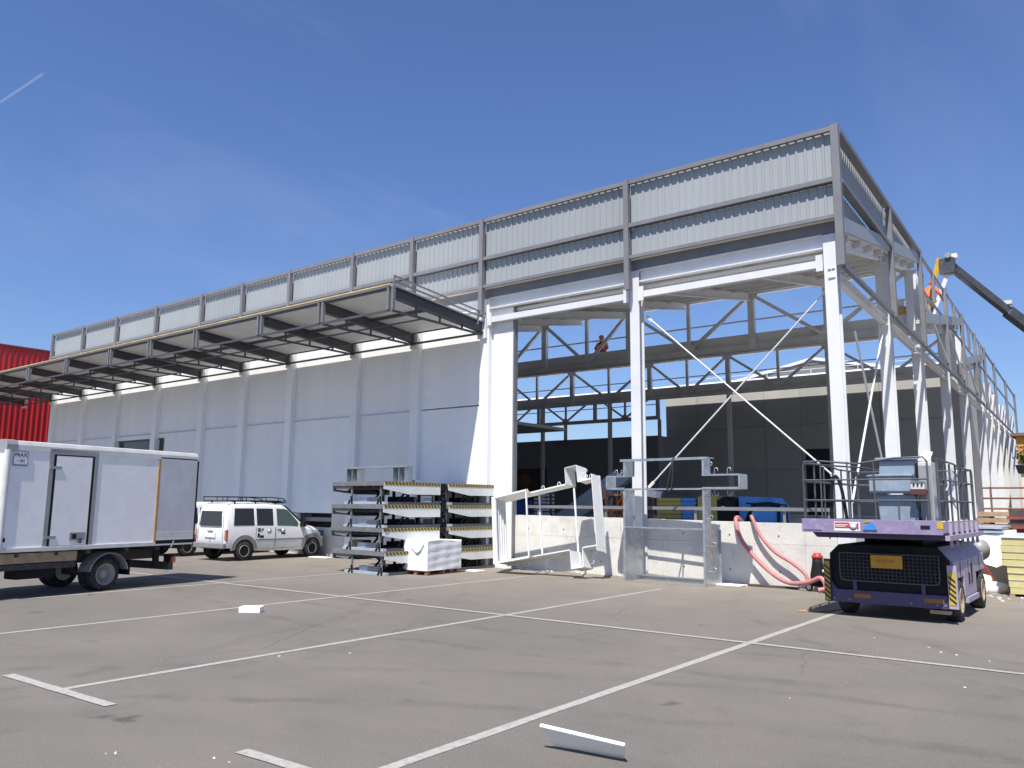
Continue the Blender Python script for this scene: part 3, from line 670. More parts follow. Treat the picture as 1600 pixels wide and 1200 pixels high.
# service door with frame
dr = MB().box(.60, 1.40, SB-.012, SB+.001, .99, 2.80).build('side_door', TRUCKW, TK, .008)
fm = MB()
for a0, a1, z0, z1 in ((.47, 1.54, 2.82, 2.93), (.47, 1.54, .89, .97), (.47, .55, .97, 2.82), (1.45, 1.54, .97, 2.82)): fm.box(a0, a1, SB-.012, SB+.004, z0, z1)
fm.build('door_frame', TGREY, dr)
gs = MB()
for a0, a1, z0, z1 in ((.551, 1.449, 2.795, 2.82), (.551, 1.449, .97, .995), (.551, .605, .995, 2.795), (1.395, 1.449, .995, 2.795)): gs.box(a0, a1, SB-.012, SB+.002, z0, z1)
gs.build('door_seal', BLACK, dr)
for z in (2.55, 1.16): MB().box(1.28, 1.53, SB+.004, SB+.018, z-.025, z+.03).build('hinge', TGREY, dr)
MB().box(.64, .98, SB+.0015, SB+.008, 1.09, 1.25).build('latch', TGREY, dr); MB().box(.74, .80, SB+.036, SB+.06, 1.03, 1.13).build('handle', DKSTEEL, dr)
MB().box(.86, .94, SB+.036, SB+.05, 1.12, 1.22).build('lock', BLACK, dr)
# rear curb-side cargo door folded back against the body
cd = MB().box(-2.13, -1.09, SB-.009, SB+.008, 1.23, 2.87).build('cargo_door', M('dull_alu_door', (.55, .555, .58), .5, .1, .1, 2, dirt=(.4, .4, .4), dirtamt=.4), TK, .004)
for k in range(3): MB().box(-2.13, -1.09, SB-.009, SB+.012, 1.02+k*.07, 1.085+k*.07).build('slat', ALU, cd)
MB().box(-1.085, -1.045, SB-.009, SB+.012, .98, 2.86).build('hinge_strip', RUST, cd)
MB().box(-2.17, -2.13, SB-.02, SB+.014, .95, 2.86).build('seal', BLACK, cd); MB().box(-2.13, -1.09, SB-.02, SB+.016, .94, 1.015).build('seal', BLACK, cd); MB().box(-2.13, -1.09, SB-.009, SB+.006, 2.87, 2.9).build('seal', BLACK, cd)
MB().cyl((-1.5, SB+.04, .85), (-1.55, SB+.06, 1.0), .015, 8).build('catch', TGREY, cd)
# plate with lettering
sg = MB().box(1.99, 2.27, SB-.012, SB+.008, 2.57, 2.84).build('sign_plate', PAPER, TK)
bd = MB()
for a0, a1, z0, z1 in ((1.99, 2.27, 2.83, 2.845), (1.99, 2.27, 2.555, 2.585), (1.985, 1.998, 2.57, 2.84), (2.262, 2.275, 2.57, 2.84)): bd.box(a0, a1, SB+.0, SB+.012, z0, z1)
bd.build('border', SIGNB, sg)
lettering('FRAX', .098, INK, sg, (2.13, SB+.011, 2.765), (R(90), 0, R(180)))
lettering('11 2022', .05, INK, sg, (2.13, SB+.011, 2.655), (R(90), 0, R(180)))
MB().box(2.28, 2.36, SB-.01, SB+.015, 1.1, 1.18).build('marker_lamp', BLACK, TK)
# chassis
for b in (-.55, -1.3): MB().box(-1.7, 3.4, b-.05, b+.05, .58, .80).build('chassis_rail', UNDER, TK)
for a in (-1.9, -1.2, -.4, .5, 1.2, 2.0): MB().box(a-.04, a+.04, -1.95, SB-.03, .80, .9).build('cross_member', UNDER, TK)
MB().box(.75, 2.4, SB-.1, SB-.04, .68, .87).build('side_guard', WOOD, TK)
MB().box(.75, 2.5, SB-.12, SB-.06, .55, .66).build('side_guard', UNDER, TK)
MB().box(1.1, 1.9, -.45, -.05, .36, .68).build('fuel_tank', BLACK, TK, .03)
MB().box(-1.72, -1.6, -1.85, SB-.12, .33, .5).build('bumper_bar', UNDER, TK)
MB().box(-1.7, -1.58, SB-.28, SB-.1, .5, .68).build('tail_lamp_housing', BLACK, TK); MB().box(-1.71, -1.62, SB-.1, SB-.03, .5, .62).build('tail_lamp', LAMP, TK)
MB().box(-1.35, -1.2, SB-.2, SB-.15, .45, .85).build('bracket', BLACK, TK)
for b in (-.11, -1.75):
    wheel(TK, (0, b+.0, .345), .345, .22, (0, 1, 0), rim=M('dusty_rim', (.35, .33, .3), .6, .2, .2, 6), rimr=.66, deep=.75)
    if b < -1: continue
wheel(TK, (0, -.37, .345), .345, .2, (0, 1, 0)); wheel(TK, (0, -1.5, .345), .345, .2, (0, 1, 0))
ax_ = MB().cyl((0, -1.6, .345), (0, -.3, .345), .07, 10).build('axle', UNDER, TK)
fn = MB(); pts = [(math.cos(a)*.47, .345+math.sin(a)*.46) for a in [R(10+i*16) for i in range(11)]]
for i in range(len(pts)-1): fn.prism([pts[i], pts[i+1], (pts[i+1][0]*.95, .345+(pts[i+1][1]-.345)*.95), (pts[i][0]*.95, .345+(pts[i][1]-.345)*.95)], 'y', -.28, SB-.01)
fn.build('mudguard', PLAST, TK)
MB().box(-.52, -.48, -.3, SB-.03, .3, .62).build('mud_flap', BLACK, TK)
# cab (mostly beyond the picture edge)
cb = MB().prism([(2.62, .55), (4.3, .55), (4.35, 1.2), (4.05, 2.2), (3.8, 2.35), (2.62, 2.35)], 'y', -1.85, -.02).build('cab', TRUCKW, TK, .05)
MB().box(3.0, 3.85, -.03, -.01, 1.35, 2.1).build('cab_window', GLASS, cb)
for b in (-.2, -1.65): wheel(TK, (3.4, b, .345), .345, .22, (0, 1, 0))

# ================================================================== vans
def make_van():
    v = thing('parked_van', '', 'van')
    st = [(-.70, .46, 1.02, 1.05, .80, .795), (-.685, .44, 1.02, 1.52, .825, .76), (-.60, .42, 1.04, 1.80, .845, .71), (-.45, .40, 1.05, 1.865, .855, .70), (.6, .30, 1.06, 1.885, .86, .70), (1.5, .28, 1.06, 1.86, .86, .69), (1.72, .28, 1.06, 1.78, .86, .685), (1.95, .28, 1.06, 1.60, .86, .69), (2.42, .28, 1.05, 1.22, .855, .74), (2.62, .30, 1.0, 1.14, .85, .72), (3.1, .34, .9, 1.04, .82, .66), (3.32, .42, .78, .92, .78, .6), (3.40, .5, .7, .78, .72, .55)]
    vs = []; n = 10
    for a, zb, zl, zr, wl, wr in st:
        zs = max(zl+.005, zr-.09); ring = [(wl*.97, zb), (wl, (zb+zl)/2), (wl, zl), (wr+.03 if zr-zl > .2 else wl*.95, zs if zr-zl > .2 else zl+.02), (wr-.12, zr)]
        ring = ring+[(-y, z) for y, z in reversed(ring)]
        vs += [(a, y-.80, z) for y, z in ring]
    fs = []
    for i in range(len(st)-1):
        for k in range(n): fs.append((i*n+k, i*n+(k+1) % n, (i+1)*n+(k+1) % n, (i+1)*n+k))
    fs += [tuple(range(n)), tuple(range((len(st)-1)*n, len(st)*n))]
    b = MB().add(vs, fs, False).build('body', VANW, v, .035)
    for pl in b.data.polygons: pl.use_smooth = True
    b.data.materials.append(VANDIRTY)
    # side windows lie on the leaning upper side
    def sidept(a, z, off=.006):
        f = (z-1.06)/(1.79-1.06); y = .86+(.73-.86)*f
        return y+off-.80
    for s in (1, -1):
        def quad(mb, pts, off):
            vv = [(a, (sidept(a, z, off)+.8)*s-.80, z) for a, z in pts]+[(a, (sidept(a, z, off-.02)+.8)*s-.80, z) for a, z in pts]
            k = len(pts); mb.add(vv, [tuple(range(k)), tuple(range(2*k-1, k-1, -1))]+[(i, (i+1) % k, k+(i+1) % k, k+i) for i in range(k)])
        # photo shows the flank at negative y of this local frame (driving towards +x, flank on the right)
        for nm, pts, gm in (('rear_quarter_window', [(-.42, 1.14), (.36, 1.13), (.36, 1.69), (-.36, 1.69)], GLASS), ('side_window', [(.47, 1.13), (1.12, 1.12), (1.12, 1.68), (.47, 1.69)], GLASS), ('door_window', [(1.28, 1.12), (2.12, 1.09), (2.16, 1.22), (1.76, 1.62), (1.62, 1.67), (1.28, 1.68)], GLASSG)):
            mb = MB(); quad(mb, pts, .008); mb.build(nm, gm, v)
        for nm, a0, a1 in (('side_door', .43, 1.2), ('door', 1.22, 2.42)):
            g = MB()
            for p_, q_ in (((a0, .36), (a0, 1.06)), ((a1, .42), (a1, 1.06)), ((a0, .36), (a1, .36))):
                vv = [(p_[0], s*(.861)-.80, p_[1]), (q_[0], s*(.862)-.80, q_[1])]
                g.bar(vv[0], vv[1], .012, .006, (0, 1, 0))
            dd = g.build(nm, PLAST, v)
            MB().box(a0+.06, a0+.22, s*.862-.80-.01, s*.862-.80+.01, .97, 1.0).build('door_handle', PLAST, dd)
        MB().box(.45, 2.4, s*.862-.80-.012, s*.862-.80+.012, .64, .685).build('rubbing_strip', PLAST, v)
        for a in (0., 2.8):
            ar = MB()
            for i in range(12):
                t0, t1 = R(-14+i*17.3), R(-14+(i+1)*17.3)
                def pp(t, r_): return (a+math.cos(t)*r_, .33+math.sin(t)*r_)
                if pp(t0, .4)[1] < .25 or pp(t1, .4)[1] < .25: continue
                ar.prism([pp(t0, .36), pp(t1, .36), pp(t1, .50), pp(t0, .50)], 'y', s*.84-.80, s*.878-.80)
            if s*1: ar.build('wheel_arch', PLAST, v)
            MB().cyl((a, s*.80-.80, .36), (a, s*.872-.80, .36), .37, 24).build('arch_liner', BLACK, v)
            wheel(v, (a, s*.79-.80, .315), .315, .19, (0, s, 0), rim=M('van_steel_rim', (.4, .4, .39), .5, .3, .15, 8), rimr=.6, deep=.3)
        MB().box(-.70, -.62, s*.80-.80-.045, s*.80-.80+.035, .66, 1.0).build('tail_lamp', LAMP, v)
        mi = MB().box(2.22, 2.36, min(s*.86, s*1.06)-.80, max(s*.86, s*1.06)-.80, 1.06, 1.24).build('mirror', BLACK, v, .02)
    # tail: window, plate recess, lower bumper
    tw_ = [(-.738, -.60, 1.12), (-.738, .60, 1.12), (-.712, .55, 1.60), (-.712, -.55, 1.60)]
    MB().add([(a, y-.80, z) for a, y, z in tw_]+[(a+.06, y-.80, z) for a, y, z in tw_], [(0, 1, 2, 3), (7, 6, 5, 4), (0, 4, 5, 1), (1, 5, 6, 2), (2, 6, 7, 3), (3, 7, 4, 0)]).build('tail_window', GLASS, v)
    for y in (-.70, .70): MB().bar((-.722, y-.8, .6), (-.69, y*.93-.8, 1.70), .008, .012, (0, 1, 0)).build('door_gap', PLAST, v)
    MB().bar((-.735, -1.5, .62), (-.735, -.1, .62), .012, .012).build('door_gap', PLAST, v)
    MB().box(-.74, -.70, -.95, -.65, .93, .965).build('tail_handle', PLAST, v)
    MB().box(-.79, -.66, -.84-.80, .84-.80, .40, .58).build('bumper', PLAST, v, .03)
    MB().box(-.735, -.70, -.30-.8, .30-.8, .74, .90).build('plate_panel', VANDIRTY, v)
    MB().box(-.742, -.733, -.26-.8, .26-.8, .76, .87).build('number_plate', PAPER, v)
    MB().cyl((-.69, -.80, .97), (-.715, -.80, .97), .065, 16).build('emblem', ALU, v)
    MB().bar((-.713, -.8, .42), (-.713, -.8, 1.02), .008, .012, (0, 1, 0)).build('door_gap', PLAST, v)
    # windscreen and cowl
    wv = [(1.73, -.62, 1.775), (1.73, .62, 1.775), (2.40, .68, 1.245), (2.40, -.68, 1.245)]
    MB().add([(a+.015, y-.80, z+.02) for a, y, z in wv]+[(a, y-.80, z) for a, y, z in wv], [(0, 1, 2, 3), (7, 6, 5, 4), (0, 4, 5, 1), (1, 5, 6, 2), (2, 6, 7, 3), (3, 7, 4, 0)]).build('windscreen', GLASS, v)
    for s in (1, -1): MB().box(3.16, 3.36, s*.68-.80-.12, s*.68-.80+.1, .72, .92).build('headlamp', GLASSG, v)
    MB().box(3.18, 3.42, -1.4, -.2, .32, .68).build('radiator', BLACK, v)
    # stickers
    for a0, a1, z0, z1 in ((.50, .60, .93, 1.04), (.50, .58, .74, .87), (.60, .74, .72, .80), (.66, .72, .98, 1.03), (1.45, 1.62, .83, .88), (1.42, 1.5, .9, .96)):
        MB().box(a0, a1, -.8625-.80-.003, -.8625-.80+.003, z0, z1).build('sticker', BLACK, v)
    for a in (.95, 1.52):
        MB().lathe((a, -.8625-.80, .95), [(.0, .004), (.085, .004), (.085, 0)], 14, (0, -1, 0)).build('sticker', PLAST, v); MB().lathe((a, -.866-.80, .95), [(.0, .004), (.06, .004), (.06, 0)], 12, (0, -1, 0)).build('sticker', PAPER, v)
    return v
def add_rack(v):
    r_ = MB()
    zt, zb = 2.06, 1.94
    for y in (-1.46, -.14):
        r_.tube([(-.62, y, zt), (1.15, y, zt), (1.62, y, 2.02), (1.75, y, 1.90)], .018, 6); r_.tube([(-.62, y, zb), (1.7, y, zb)], .016, 6)
        for a in (-.6, -.1, .12, .75, .9, 1.4): r_.cyl((a, y, zb), (a, y, zt), .014, 6)
    for a in (-.6, -.2, .2, .6, 1.0, 1.4): r_.cyl((a, -1.46, zb), (a, -.14, zb), .014, 6)
    r_.tube([(-.62, -1.46, zt), (-.62, -.14, zt)], .018, 6)
    for y in (-1.44, -.16):
        for a in (-.3, .5, 1.3): r_.box(a-.02, a+.02, y-.02, y+.02, 1.84, zb)
    r_.prism([(1.15, 1.96), (1.74, 1.90), (1.78, 1.86), (1.2, 1.90)], 'y', -1.4, -.2)
    return r_.build('roof_rack', BLACK, v)
van = make_van(); bpy.context.view_layer.update()
van2 = copy_tree(van)
add_rack(van)
# local flank at y=-1.66 faces the camera: shift the origin so that flank wheels stand on the fitted spot
def place_van(v, x, y, rz):
    v.rotation_euler = (0, 0, rz); off = Matrix.Rotation(rz, 3, 'Z') @ Vector((0, -1.62, 0)); v.location = (x-off.x, y-off.y, 0)
place_van(van, -23.25, 15.92, R(91)); place_van(van2, -26.5, 15.85, R(92))
tag(van, 'white passenger van with roof rack, dusty sills and missing front bumper', 'van', 'vans parked by the wall')
tag(van2, 'white van half hidden behind the box truck, without roof rack', 'van', 'vans parked by the wall')

# ================================================================== stacked dock levellers
def make_leveller(L):
    o = thing('dock_leveller', '', 'dock leveller'); W = 2.25
    MB().box(-W, 0, 0, L, .595, .62).build('deck_plate', LEVGREY, o)
    fs = MB().box(-W, -.003, -.02, .0, .505, .61).build('front_beam', LEVGREY, o)
    # visible flank skirt, trapezoid, with hazard strip
    sk = MB().prism([(0, .60), (L, .60), (L, .28), (.42*L, .28), (0, .415)], 'x', -.012, .0).build('skirt', SKIRT, o)
    hazard(sk, (.002, .02, .525), (0, 1, 0), (0, 0, 1), L-.04, .075, 17)
    # far skirt seen from inside, turned down lip
    MB().prism([(0, .60), (L, .60), (L, .28), (.42*L, .28), (0, .36)], 'x', -W, -W+.012).build('skirt', LEVGREY, o)
    MB().prism([(-W, .5), (-W*.62, .5), (-W*.72, .36), (-W*.93, .40)], 'y', .02, .05).build('lip_plate', LEVGREY, o)
    # deck ribs
    for k in range(6):
        x = -W+.25+k*.36; MB().box(x-.02, x+.02, .08, L-.05, .44, .594).build('rib', DKSTEEL, o)
    MB().box(-W+.1, -.05, .35, .42, .40, .594).build('cross_beam', DKSTEEL, o)
    # front legs with dark feet
    for x in (-1.42, -.17, -.62):
        y0 = .03 if x != -.62 else .5
        lg = MB().box(x-.026, x+.026, y0, y0+.04, .07, .5).build('leg', LEVGREY, o)
        MB().bar((x-.02, y0-.03, .12), (x-.1, y0-.03, .015), .025, .03).build('foot', BLACK, lg); MB().bar((x+.02, y0-.03, .22), (x+.07, y0-.03, .005), .03, .04).build('foot', BLACK, lg)
    # base frame
    MB().box(-1.72, .42-.4, .02, .14, .005, .075).build('base_beam', GALVB, o)
    MB().box(-1.3, -.45, .2, .32, .08, .2).build('control_box', GALVB, o)
    MB().box(-.9, -.45, .16, .199, .1, .17).build('cylinder_cover', DKSTEEL, o)
    for x in (-1.7, -.06): MB().box(x-.04, x+.04, .14, L, .005, .07).build('base_rail', DKSTEEL, o)
    MB().box(-1.7, 0, L-.1, L, .005, .07).build('base_beam', DKSTEEL, o)
    # lifting linkage
    for x in (-1.2, -.12):
        MB().bar((x, .6, .08), (x, 1.05, .5), .04, .05).build('link', BLACK, o); MB().bar((x, .78, .08), (x, 1.2, .48), .04, .04).build('link', BLACK, o)
        MB().bar((x, .65, .42), (x, 1.0, .25), .05, .05).build('link', BLACK, o)
        MB().box(x-.03, x+.03, 1.35, 1.42, .07, .5).build('prop', BLACK, o); MB().box(x-.03, x+.03, L-.2, L-.14, .07, .5).build('prop', LEVGREY, o)
    MB().box(-.9, -.2, .9, 1.3, .06, .22).build('pump', BLACK, o)
    MB().box(-.34, -.02, L+.005, L+.26, .42, .61).build('hinge_block', BLACK, o)
    MB().box(-.28, -.1, L+.005, L+.2, .1, .4).build('hinge_block', BLACK, o)
    return o
YAW = -.0653
def lev_at(o, k, z, dx, dy): 
    c, s = math.cos(YAW), math.sin(YAW); o.rotation_euler = (0, 0, YAW); o.location = (-15.93+dx*c-dy*s, 15.13+dx*s+dy*c, z)
L1 = make_leveller(2.1)
place = ['bottom', 'second', 'third', 'topmost']
order = [('bottom-most', 'resting on the asphalt'), ('second from the bottom', ''), ('third from the bottom', ''), ('topmost', 'under the small galvanised frame')]
levs = []
for sidx in (0, 1):
    for k in range(4):
        o = L1 if (sidx == 0 and k == 0) else copy_tree(L1)
        lev_at(o, k, .622*k, (.12, .0, .02, 0)[k] if sidx == 0 else (.1, .06, .03, 0)[k]-.0, (0 if sidx == 0 else 2.43)+random.uniform(-.02, .02))
        if sidx == 0:
            lb = ('dock leveller at the foot of the near stack, standing on the asphalt', 'dock leveller second from the ground in the near stack', 'dock leveller third from the ground in the near stack', 'topmost dock leveller of the near stack, carrying a galvanised frame')[k]
        else:
            lb = ('hazard-striped dock leveller at the foot of the stack beside the white frame', 'hazard-striped dock leveller second up in the stack beside the white frame', 'hazard-striped dock leveller third up in the stack beside the white frame', 'uppermost hazard-striped dock leveller of the stack beside the white frame')[k]
        tag(o, lb, 'dock leveller', 'dock levellers stacked in front of the wall')

# ================================================================== dock frames of folded sheet
def make_frame(name, label, mat, W, H, d1, d2, hb, bws=(.55, .95)):
    "upright frame: local x across, y depth (towards +y), z up"
    o = thing(name, label, 'dock frame'); t = .014
    zl, zb0, zb1 = hb
    for s in (0, 1):
        x = 0 if s == 0 else W
        sg_ = 1 if s == 0 else -1
        # lower deep cheek with edge angles
        ck = MB().box(x-t/2, x+t/2, 0, d2, 0, zl).build('cheek', mat, o)
        MB().box(min(x, x-sg_*.05), max(x, x-sg_*.05), -.006, .008, 0, zl).build('edge_angle', mat, ck)
        MB().box(min(x, x-sg_*.05), max(x, x-sg_*.05), d2-.008, d2+.006, 0, zl).build('edge_angle', mat, ck)
        # upper narrow post in two lengths round the side box
        for z0, z1 in ((zl+.01, zb0), (zb1, H)):
            pp_ = MB().box(x-t/2, x+t/2, .0, d1, z0, z1).build('post', mat, o)
            MB().box(min(x, x-sg_*.05), max(x, x-sg_*.05), -.006, .008, z0, z1).build('edge_angle', mat, pp_)
            MB().box(min(x, x+sg_*.03), max(x, x+sg_*.03), d1-.006, d1+.006, z0, z1).build('edge_angle', mat, pp_)
        # side box, open towards the front
        bw = bws[s]
        xo = x-sg_*bw
        bx_ = MB(); a0, a1 = min(x, xo), max(x, xo)
        bx_.box(a0, a1, 0, d1, zb1-t, zb1); bx_.box(a0, a1, 0, d1, zb0, zb0+t); bx_.box(xo-t/2, xo+t/2, 0, d1, zb0+t, zb1-t)
        bo = bx_.build('side_box', mat, o)
        rim = MB(); rim.box(a0, a1, -.03, -.001, zb1-.04, zb1); rim.box(a0, a1, -.03, -.001, zb0, zb0+.04); rim.box(xo-.02, xo+.02, -.03, -.001, zb0+.04, zb1-.04); rim.build('rim', mat, bo)
        MB().bar((x, .02, zb0-.16), (x-sg_*.2, .02, zb0-.0), .02, .02).build('gusset', mat, bo); MB().bar((x, .02, zb1+.16), (x-sg_*.2, .02, zb1), .02, .02).build('gusset', mat, bo)
        # hook anchors
        def hook(pos, dr, up):
            p0 = Vector(pos); dr = Vector(dr); up = Vector(up)
            pts = [p0, p0+dr*.12]+[p0+dr*(.12+.045*math.sin(a))+up*(.045-.045*math.cos(a)) for a in (R(60), R(120), R(180))]+[p0+dr*.08+up*.09]
            MB().tube(pts, .009, 6).build('anchor_hook', mat, o)
        for z in (.35, .95): hook((x, d2*.4, z), (-sg_, 0, 0), (0, 0, 1))
        for z in (zl+.25, zl+.8, H-.2): hook((x, d1*.5, z), (-sg_, 0, 0), (0, 0, 1))
        for f in (.25, .6): hook((x-sg_*bw*f, d1*.4, zb1), (0, 0, 1), (-sg_, 0, 0)); hook((x-sg_*bw*f, d1*.4, zb0), (0, 0, -1), (-sg_, 0, 0))
    tb = MB().box(-.14, W+.14, -.02, .05, H-.06, H+.0).build('top_rail', mat, o)
    MB().box(-.12, W+.12, .05, d1, H-.016, H-.002).build('top_plate', mat, tb)
    MB().box(.01, W-.01, -.004, .03, zb0-.02, zb0+.02).build('cross_rail', mat, o)
    MB().box(.01, W-.01, 0, .04, zl-.0, zl+.03).build('cross_rail', mat, o); MB().box(.01, W-.01, d2-.04, d2, zl-.03, zl).build('cross_rail', mat, o)
    MB().box(.01, W-.01, 0, .05, 0, .02).build('cross_rail', mat, o); MB().box(.01, W-.01, d2-.05, d2, .1, .13).build('cross_rail', mat, o)
    MB().box(.01, W-.01, d2-.012, d2-.002, .0, .1).build('sill_plate', mat, o)
    return o
g1 = make_frame('galvanised_dock_frame', 'galvanised steel dock frame standing upright against the dock wall', GALV, 2.18, 3.08, .42, .85, (1.34, 2.31, 2.66))
g1.location = (-10.40, 18.33, 0); g1.rotation_euler = (R(-1.0), 0, R(-2.5))
WHF = M('white_frame_paint', (.76, .77, .75), .5, 0, .06, 3, dirt=(.5, .5, .47), dirtamt=.25)
g2 = make_frame('white_dock_frame', 'white painted dock frame tipped on its side against the dock wall', WHF, 1.8, 3.3, .42, .62, (1.25, 2.45, 2.85), (.48, .45))
# tipped over: local z runs to the right and slightly up, local x runs up
ang = R(10.5); ex = Vector((-math.sin(ang), .16, math.cos(ang))).normalized(); ez = Vector((math.cos(ang), .0, math.sin(ang))); ey = ez.cross(ex).normalized(); ex = ey.cross(ez)
g2.matrix_world = Matrix(((ex.x, ey.x, ez.x, -14.28), (ex.y, ey.y, ez.y, 18.45), (ex.z, ey.z, ez.z, .20), (0, 0, 0, 1)))
# ribbed back sheet at the base end of the tipped frame
for k in range(6): MB().box(.03, 1.77, .05+k*.1, .09+k*.1, .012, .05).build('rib', WHF, g2)
MB().box(.0, 1.8, .0, .62, .0, .012).build('base_sheet', WHF, g2)
# strap looped over the upright frame
tag(MB().tube([(-9.02, 18.3, 3.02), (-9.03, 18.27, 2.85), (-9.12, 18.27, 2.5), (-9.16, 18.27, 2.32), (-9.10, 18.27, 2.24), (-9.03, 18.27, 2.32), (-9.0, 18.27, 2.6), (-8.99, 18.27, 2.9), (-8.98, 18.29, 3.09), (-9.0, 18.4, 3.1)], .018, 6).build('lifting_strap', STRAP), 'black lifting strap looped over the top rail of the upright frame', 'strap')
# small galvanised frame on top of the levellers
sf = thing('small_galvanised_frame', 'small galvanised box frame lying on top of the near leveller stack', 'frame', (-17.6, 16.3, 2.49), R(-3))
for x in (-1.0, 1.1):
    pb = MB(); pb.box(x-.26, x+.26, .0, .3, 0, .02); pb.box(x-.26, x-.245, 0, .3, .02, .42); pb.box(x+.245, x+.26, 0, .3, .02, .42); pb.box(x-.244, x+.244, .28, .3, .02, .42); pb.build('bracket_box', GALV, sf)
    MB().box(x-.01, x+.01, 0, .28, .02, .42).build('web', GALV, sf)
MB().box(-1.3, 1.45, -.02, .3, .425, .47).build('top_rail', GALV, sf)
tag(MB().box(-16.75, -16.1, 16.6, 16.7, 2.493, 2.56).build('steel_angle', GALV), 'short galvanised angle lying beside the small frame on the stack', 'steel angle')

# ================================================================== wrapped pallet
pl = thing('wrapped_pallet', 'white film-wrapped pack standing on a reddish pallet before the levellers', 'pallet', (-15.07, 16.0, 0), R(3))
pk = MB(); nx, ny, nz = 9, 12, 9; W_, D_, H0, H1 = .86, 1.45, .12, .90
def pt(face, u, v):
    j = random.uniform
    return None
def sheet(fn, n, m):
    vs = [fn(i/n, k/m) for i in range(n+1) for k in range(m+1)]
    pk.add(vs, [(i*(m+1)+k, (i+1)*(m+1)+k, (i+1)*(m+1)+k+1, i*(m+1)+k+1) for i in range(n) for k in range(m)], True)
def wob(a, b): return .006*math.sin(a*3+b*29)+.004*math.sin(a*13-b*41)+.003*math.sin(b*60+a*5)
sheet(lambda u, v: (-W_*u, -.0-wob(u, v)*.8*(1 if 0 < u < 1 else 0)-.02*v*(1-v), H0+(H1-H0)*v+.02*math.sin(u*7)*v), 14, 12)
sheet(lambda u, v: (.0+wob(u*1.4, v*2.2)*(1 if 0 < u < 1 else 0), D_*u, H0+(H1-H0)*v+.02*math.sin(u*5)*v), 20, 14)
sheet(lambda u, v: (-W_, D_*u, H0+(H1-H0)*v+.02*math.sin(7+u*5*0)*v), 8, 4)
sheet(lambda u, v: (-W_*u, D_, H0+(H1-H0)*v), 8, 4)
sheet(lambda u, v: (-W_*u, D_*v, H1+.02*math.sin(u*7)*(1-v)+.02*math.sin(v*5)*(1-u)+.03*math.sin(math.pi*u)*math.sin(math.pi*v)), 12, 12)
pk.build('wrapped_pack', WRAP, pl)
# loose fold of the wrap on the near face
fv = []
for i in range(9):
    for k in range(7):
        u, v = i/8, k/6; x = -.12-.45*u; z = .86-.06*u-(.24*math.sin(math.pi*min(1, u*.9+.05)))*v; y = -.026-.022*v-.012*math.sin(u*9+v*4)*v
        fv.append((x, y, z))
MB().add(fv, [(i*7+k, (i+1)*7+k, (i+1)*7+k+1, i*7+k+1) for i in range(8) for k in range(6)], True).build('loose_flap', WRAP, pl)
for y in (.02, .65, 1.28): MB().box(-.86, .0, y, y+.12, .085, .115).build('deck_board', PALW, pl)
for x in (-.84, -.5, -.12):
    for y in (.03, .66, 1.29): MB().box(x, x+.1, y, y+.1, .022, .085).build('block', PALW, pl)
for x in (-.84, -.5, -.12): MB().box(x, x+.1, 0, 1.42, .002, .022).build('runner', PALW, pl)

# ================================================================== foam pieces
def slab(name, pts, mat, th, label):
    "pts: bottom quad; thickness along normal"
    p_ = [Vector(a) for a in pts]; n = (p_[1]-p_[0]).cross(p_[3]-p_[0]).normalized(); b = MB(); q_ = p_+[a+n*th for a in p_]
    b.add(q_, [(0, 3, 2, 1), (4, 5, 6, 7), (0, 1, 5, 4), (1, 2, 6, 5), (2, 3, 7, 6), (3, 0, 4, 7)]); return tag(b.build(name, mat, None, .006), label, 'foam board')
A, B_ = Vector((-3.80, 5.53, .015)), Vector((-3.22, 5.62, .0))
slab('foam_board', [A, B_, B_+Vector((.075, -.12, .135)), A+Vector((-.05, -.13, .165))], FOAM, -.032, 'white foam board tilted on its edge in the foreground')
slab('foam_block', [(-12.45, 8.5, .0), (-12.15, 8.72, .0), (-12.28, 8.9, .0), (-12.58, 8.68, .0)], FOAM, .1, 'small white foam block lying on a parking line left of centre')
for i, (x, y, a, lb) in enumerate(((-22.6, 18.6, .9, 'flat white foam sheet on the asphalt beside the van'), (-15.1, 17.95, .5, 'flat white foam sheet between the pallet and the white frame'), (-8.0, 19.05, .8, 'flat white foam sheet at the foot of the upright frame'), (-16.0, 15.75, .35, 'small foam sheet at the near corner of the pallet'))):
    slab('foam_sheet', [(x-a/2, y-.2, .003), (x+a/2, y-.15, .003), (x+a/2, y+.2, .003), (x-a/2, y+.2, .003)], FOAM, .03, lb)
bk = MB(); bk.box(-.25, .25, -.15, .15, 0, .22); tag(bk.build('wooden_crate', WOOD, None, .01, (-17.9, 16.2, .622)), 'small brown wooden crate wedged into the near leveller stack', 'crate')

# ================================================================== hoses and pump
def smooth_path(pts, n=8):
    P_ = [Vector(q) for q in pts]; o = []
    for i in range(len(P_)-1):
        a, b, c, d = P_[max(i-1, 0)], P_[i], P_[i+1], P_[min(i+2, len(P_)-1)]
        for k in range(n):
            t = k/n; o.append(.5*((2*b)+(c-a)*t+(2*a-5*b+4*c-d)*t*t+(3*b-a-3*c+d)*t**3))
    return o+[P_[-1]]
tag(MB().tube(smooth_path([(-7.95, 20.2, 1.4), (-7.95, 19.75, 1.62), (-7.9, 19.5, 1.5), (-7.72, 19.42, 1.05), (-7.2, 19.35, .5), (-6.6, 19.2, .16), (-6.05, 19.0, .20), (-5.72, 18.9, .32), (-5.6, 18.85, .12), (-5.75, 18.8, .06)]), .052, 10).build('hose', HOSE), 'thick pink hose drooping over the dock wall to the ground', 'hose', 'pink hoses over the dock wall')
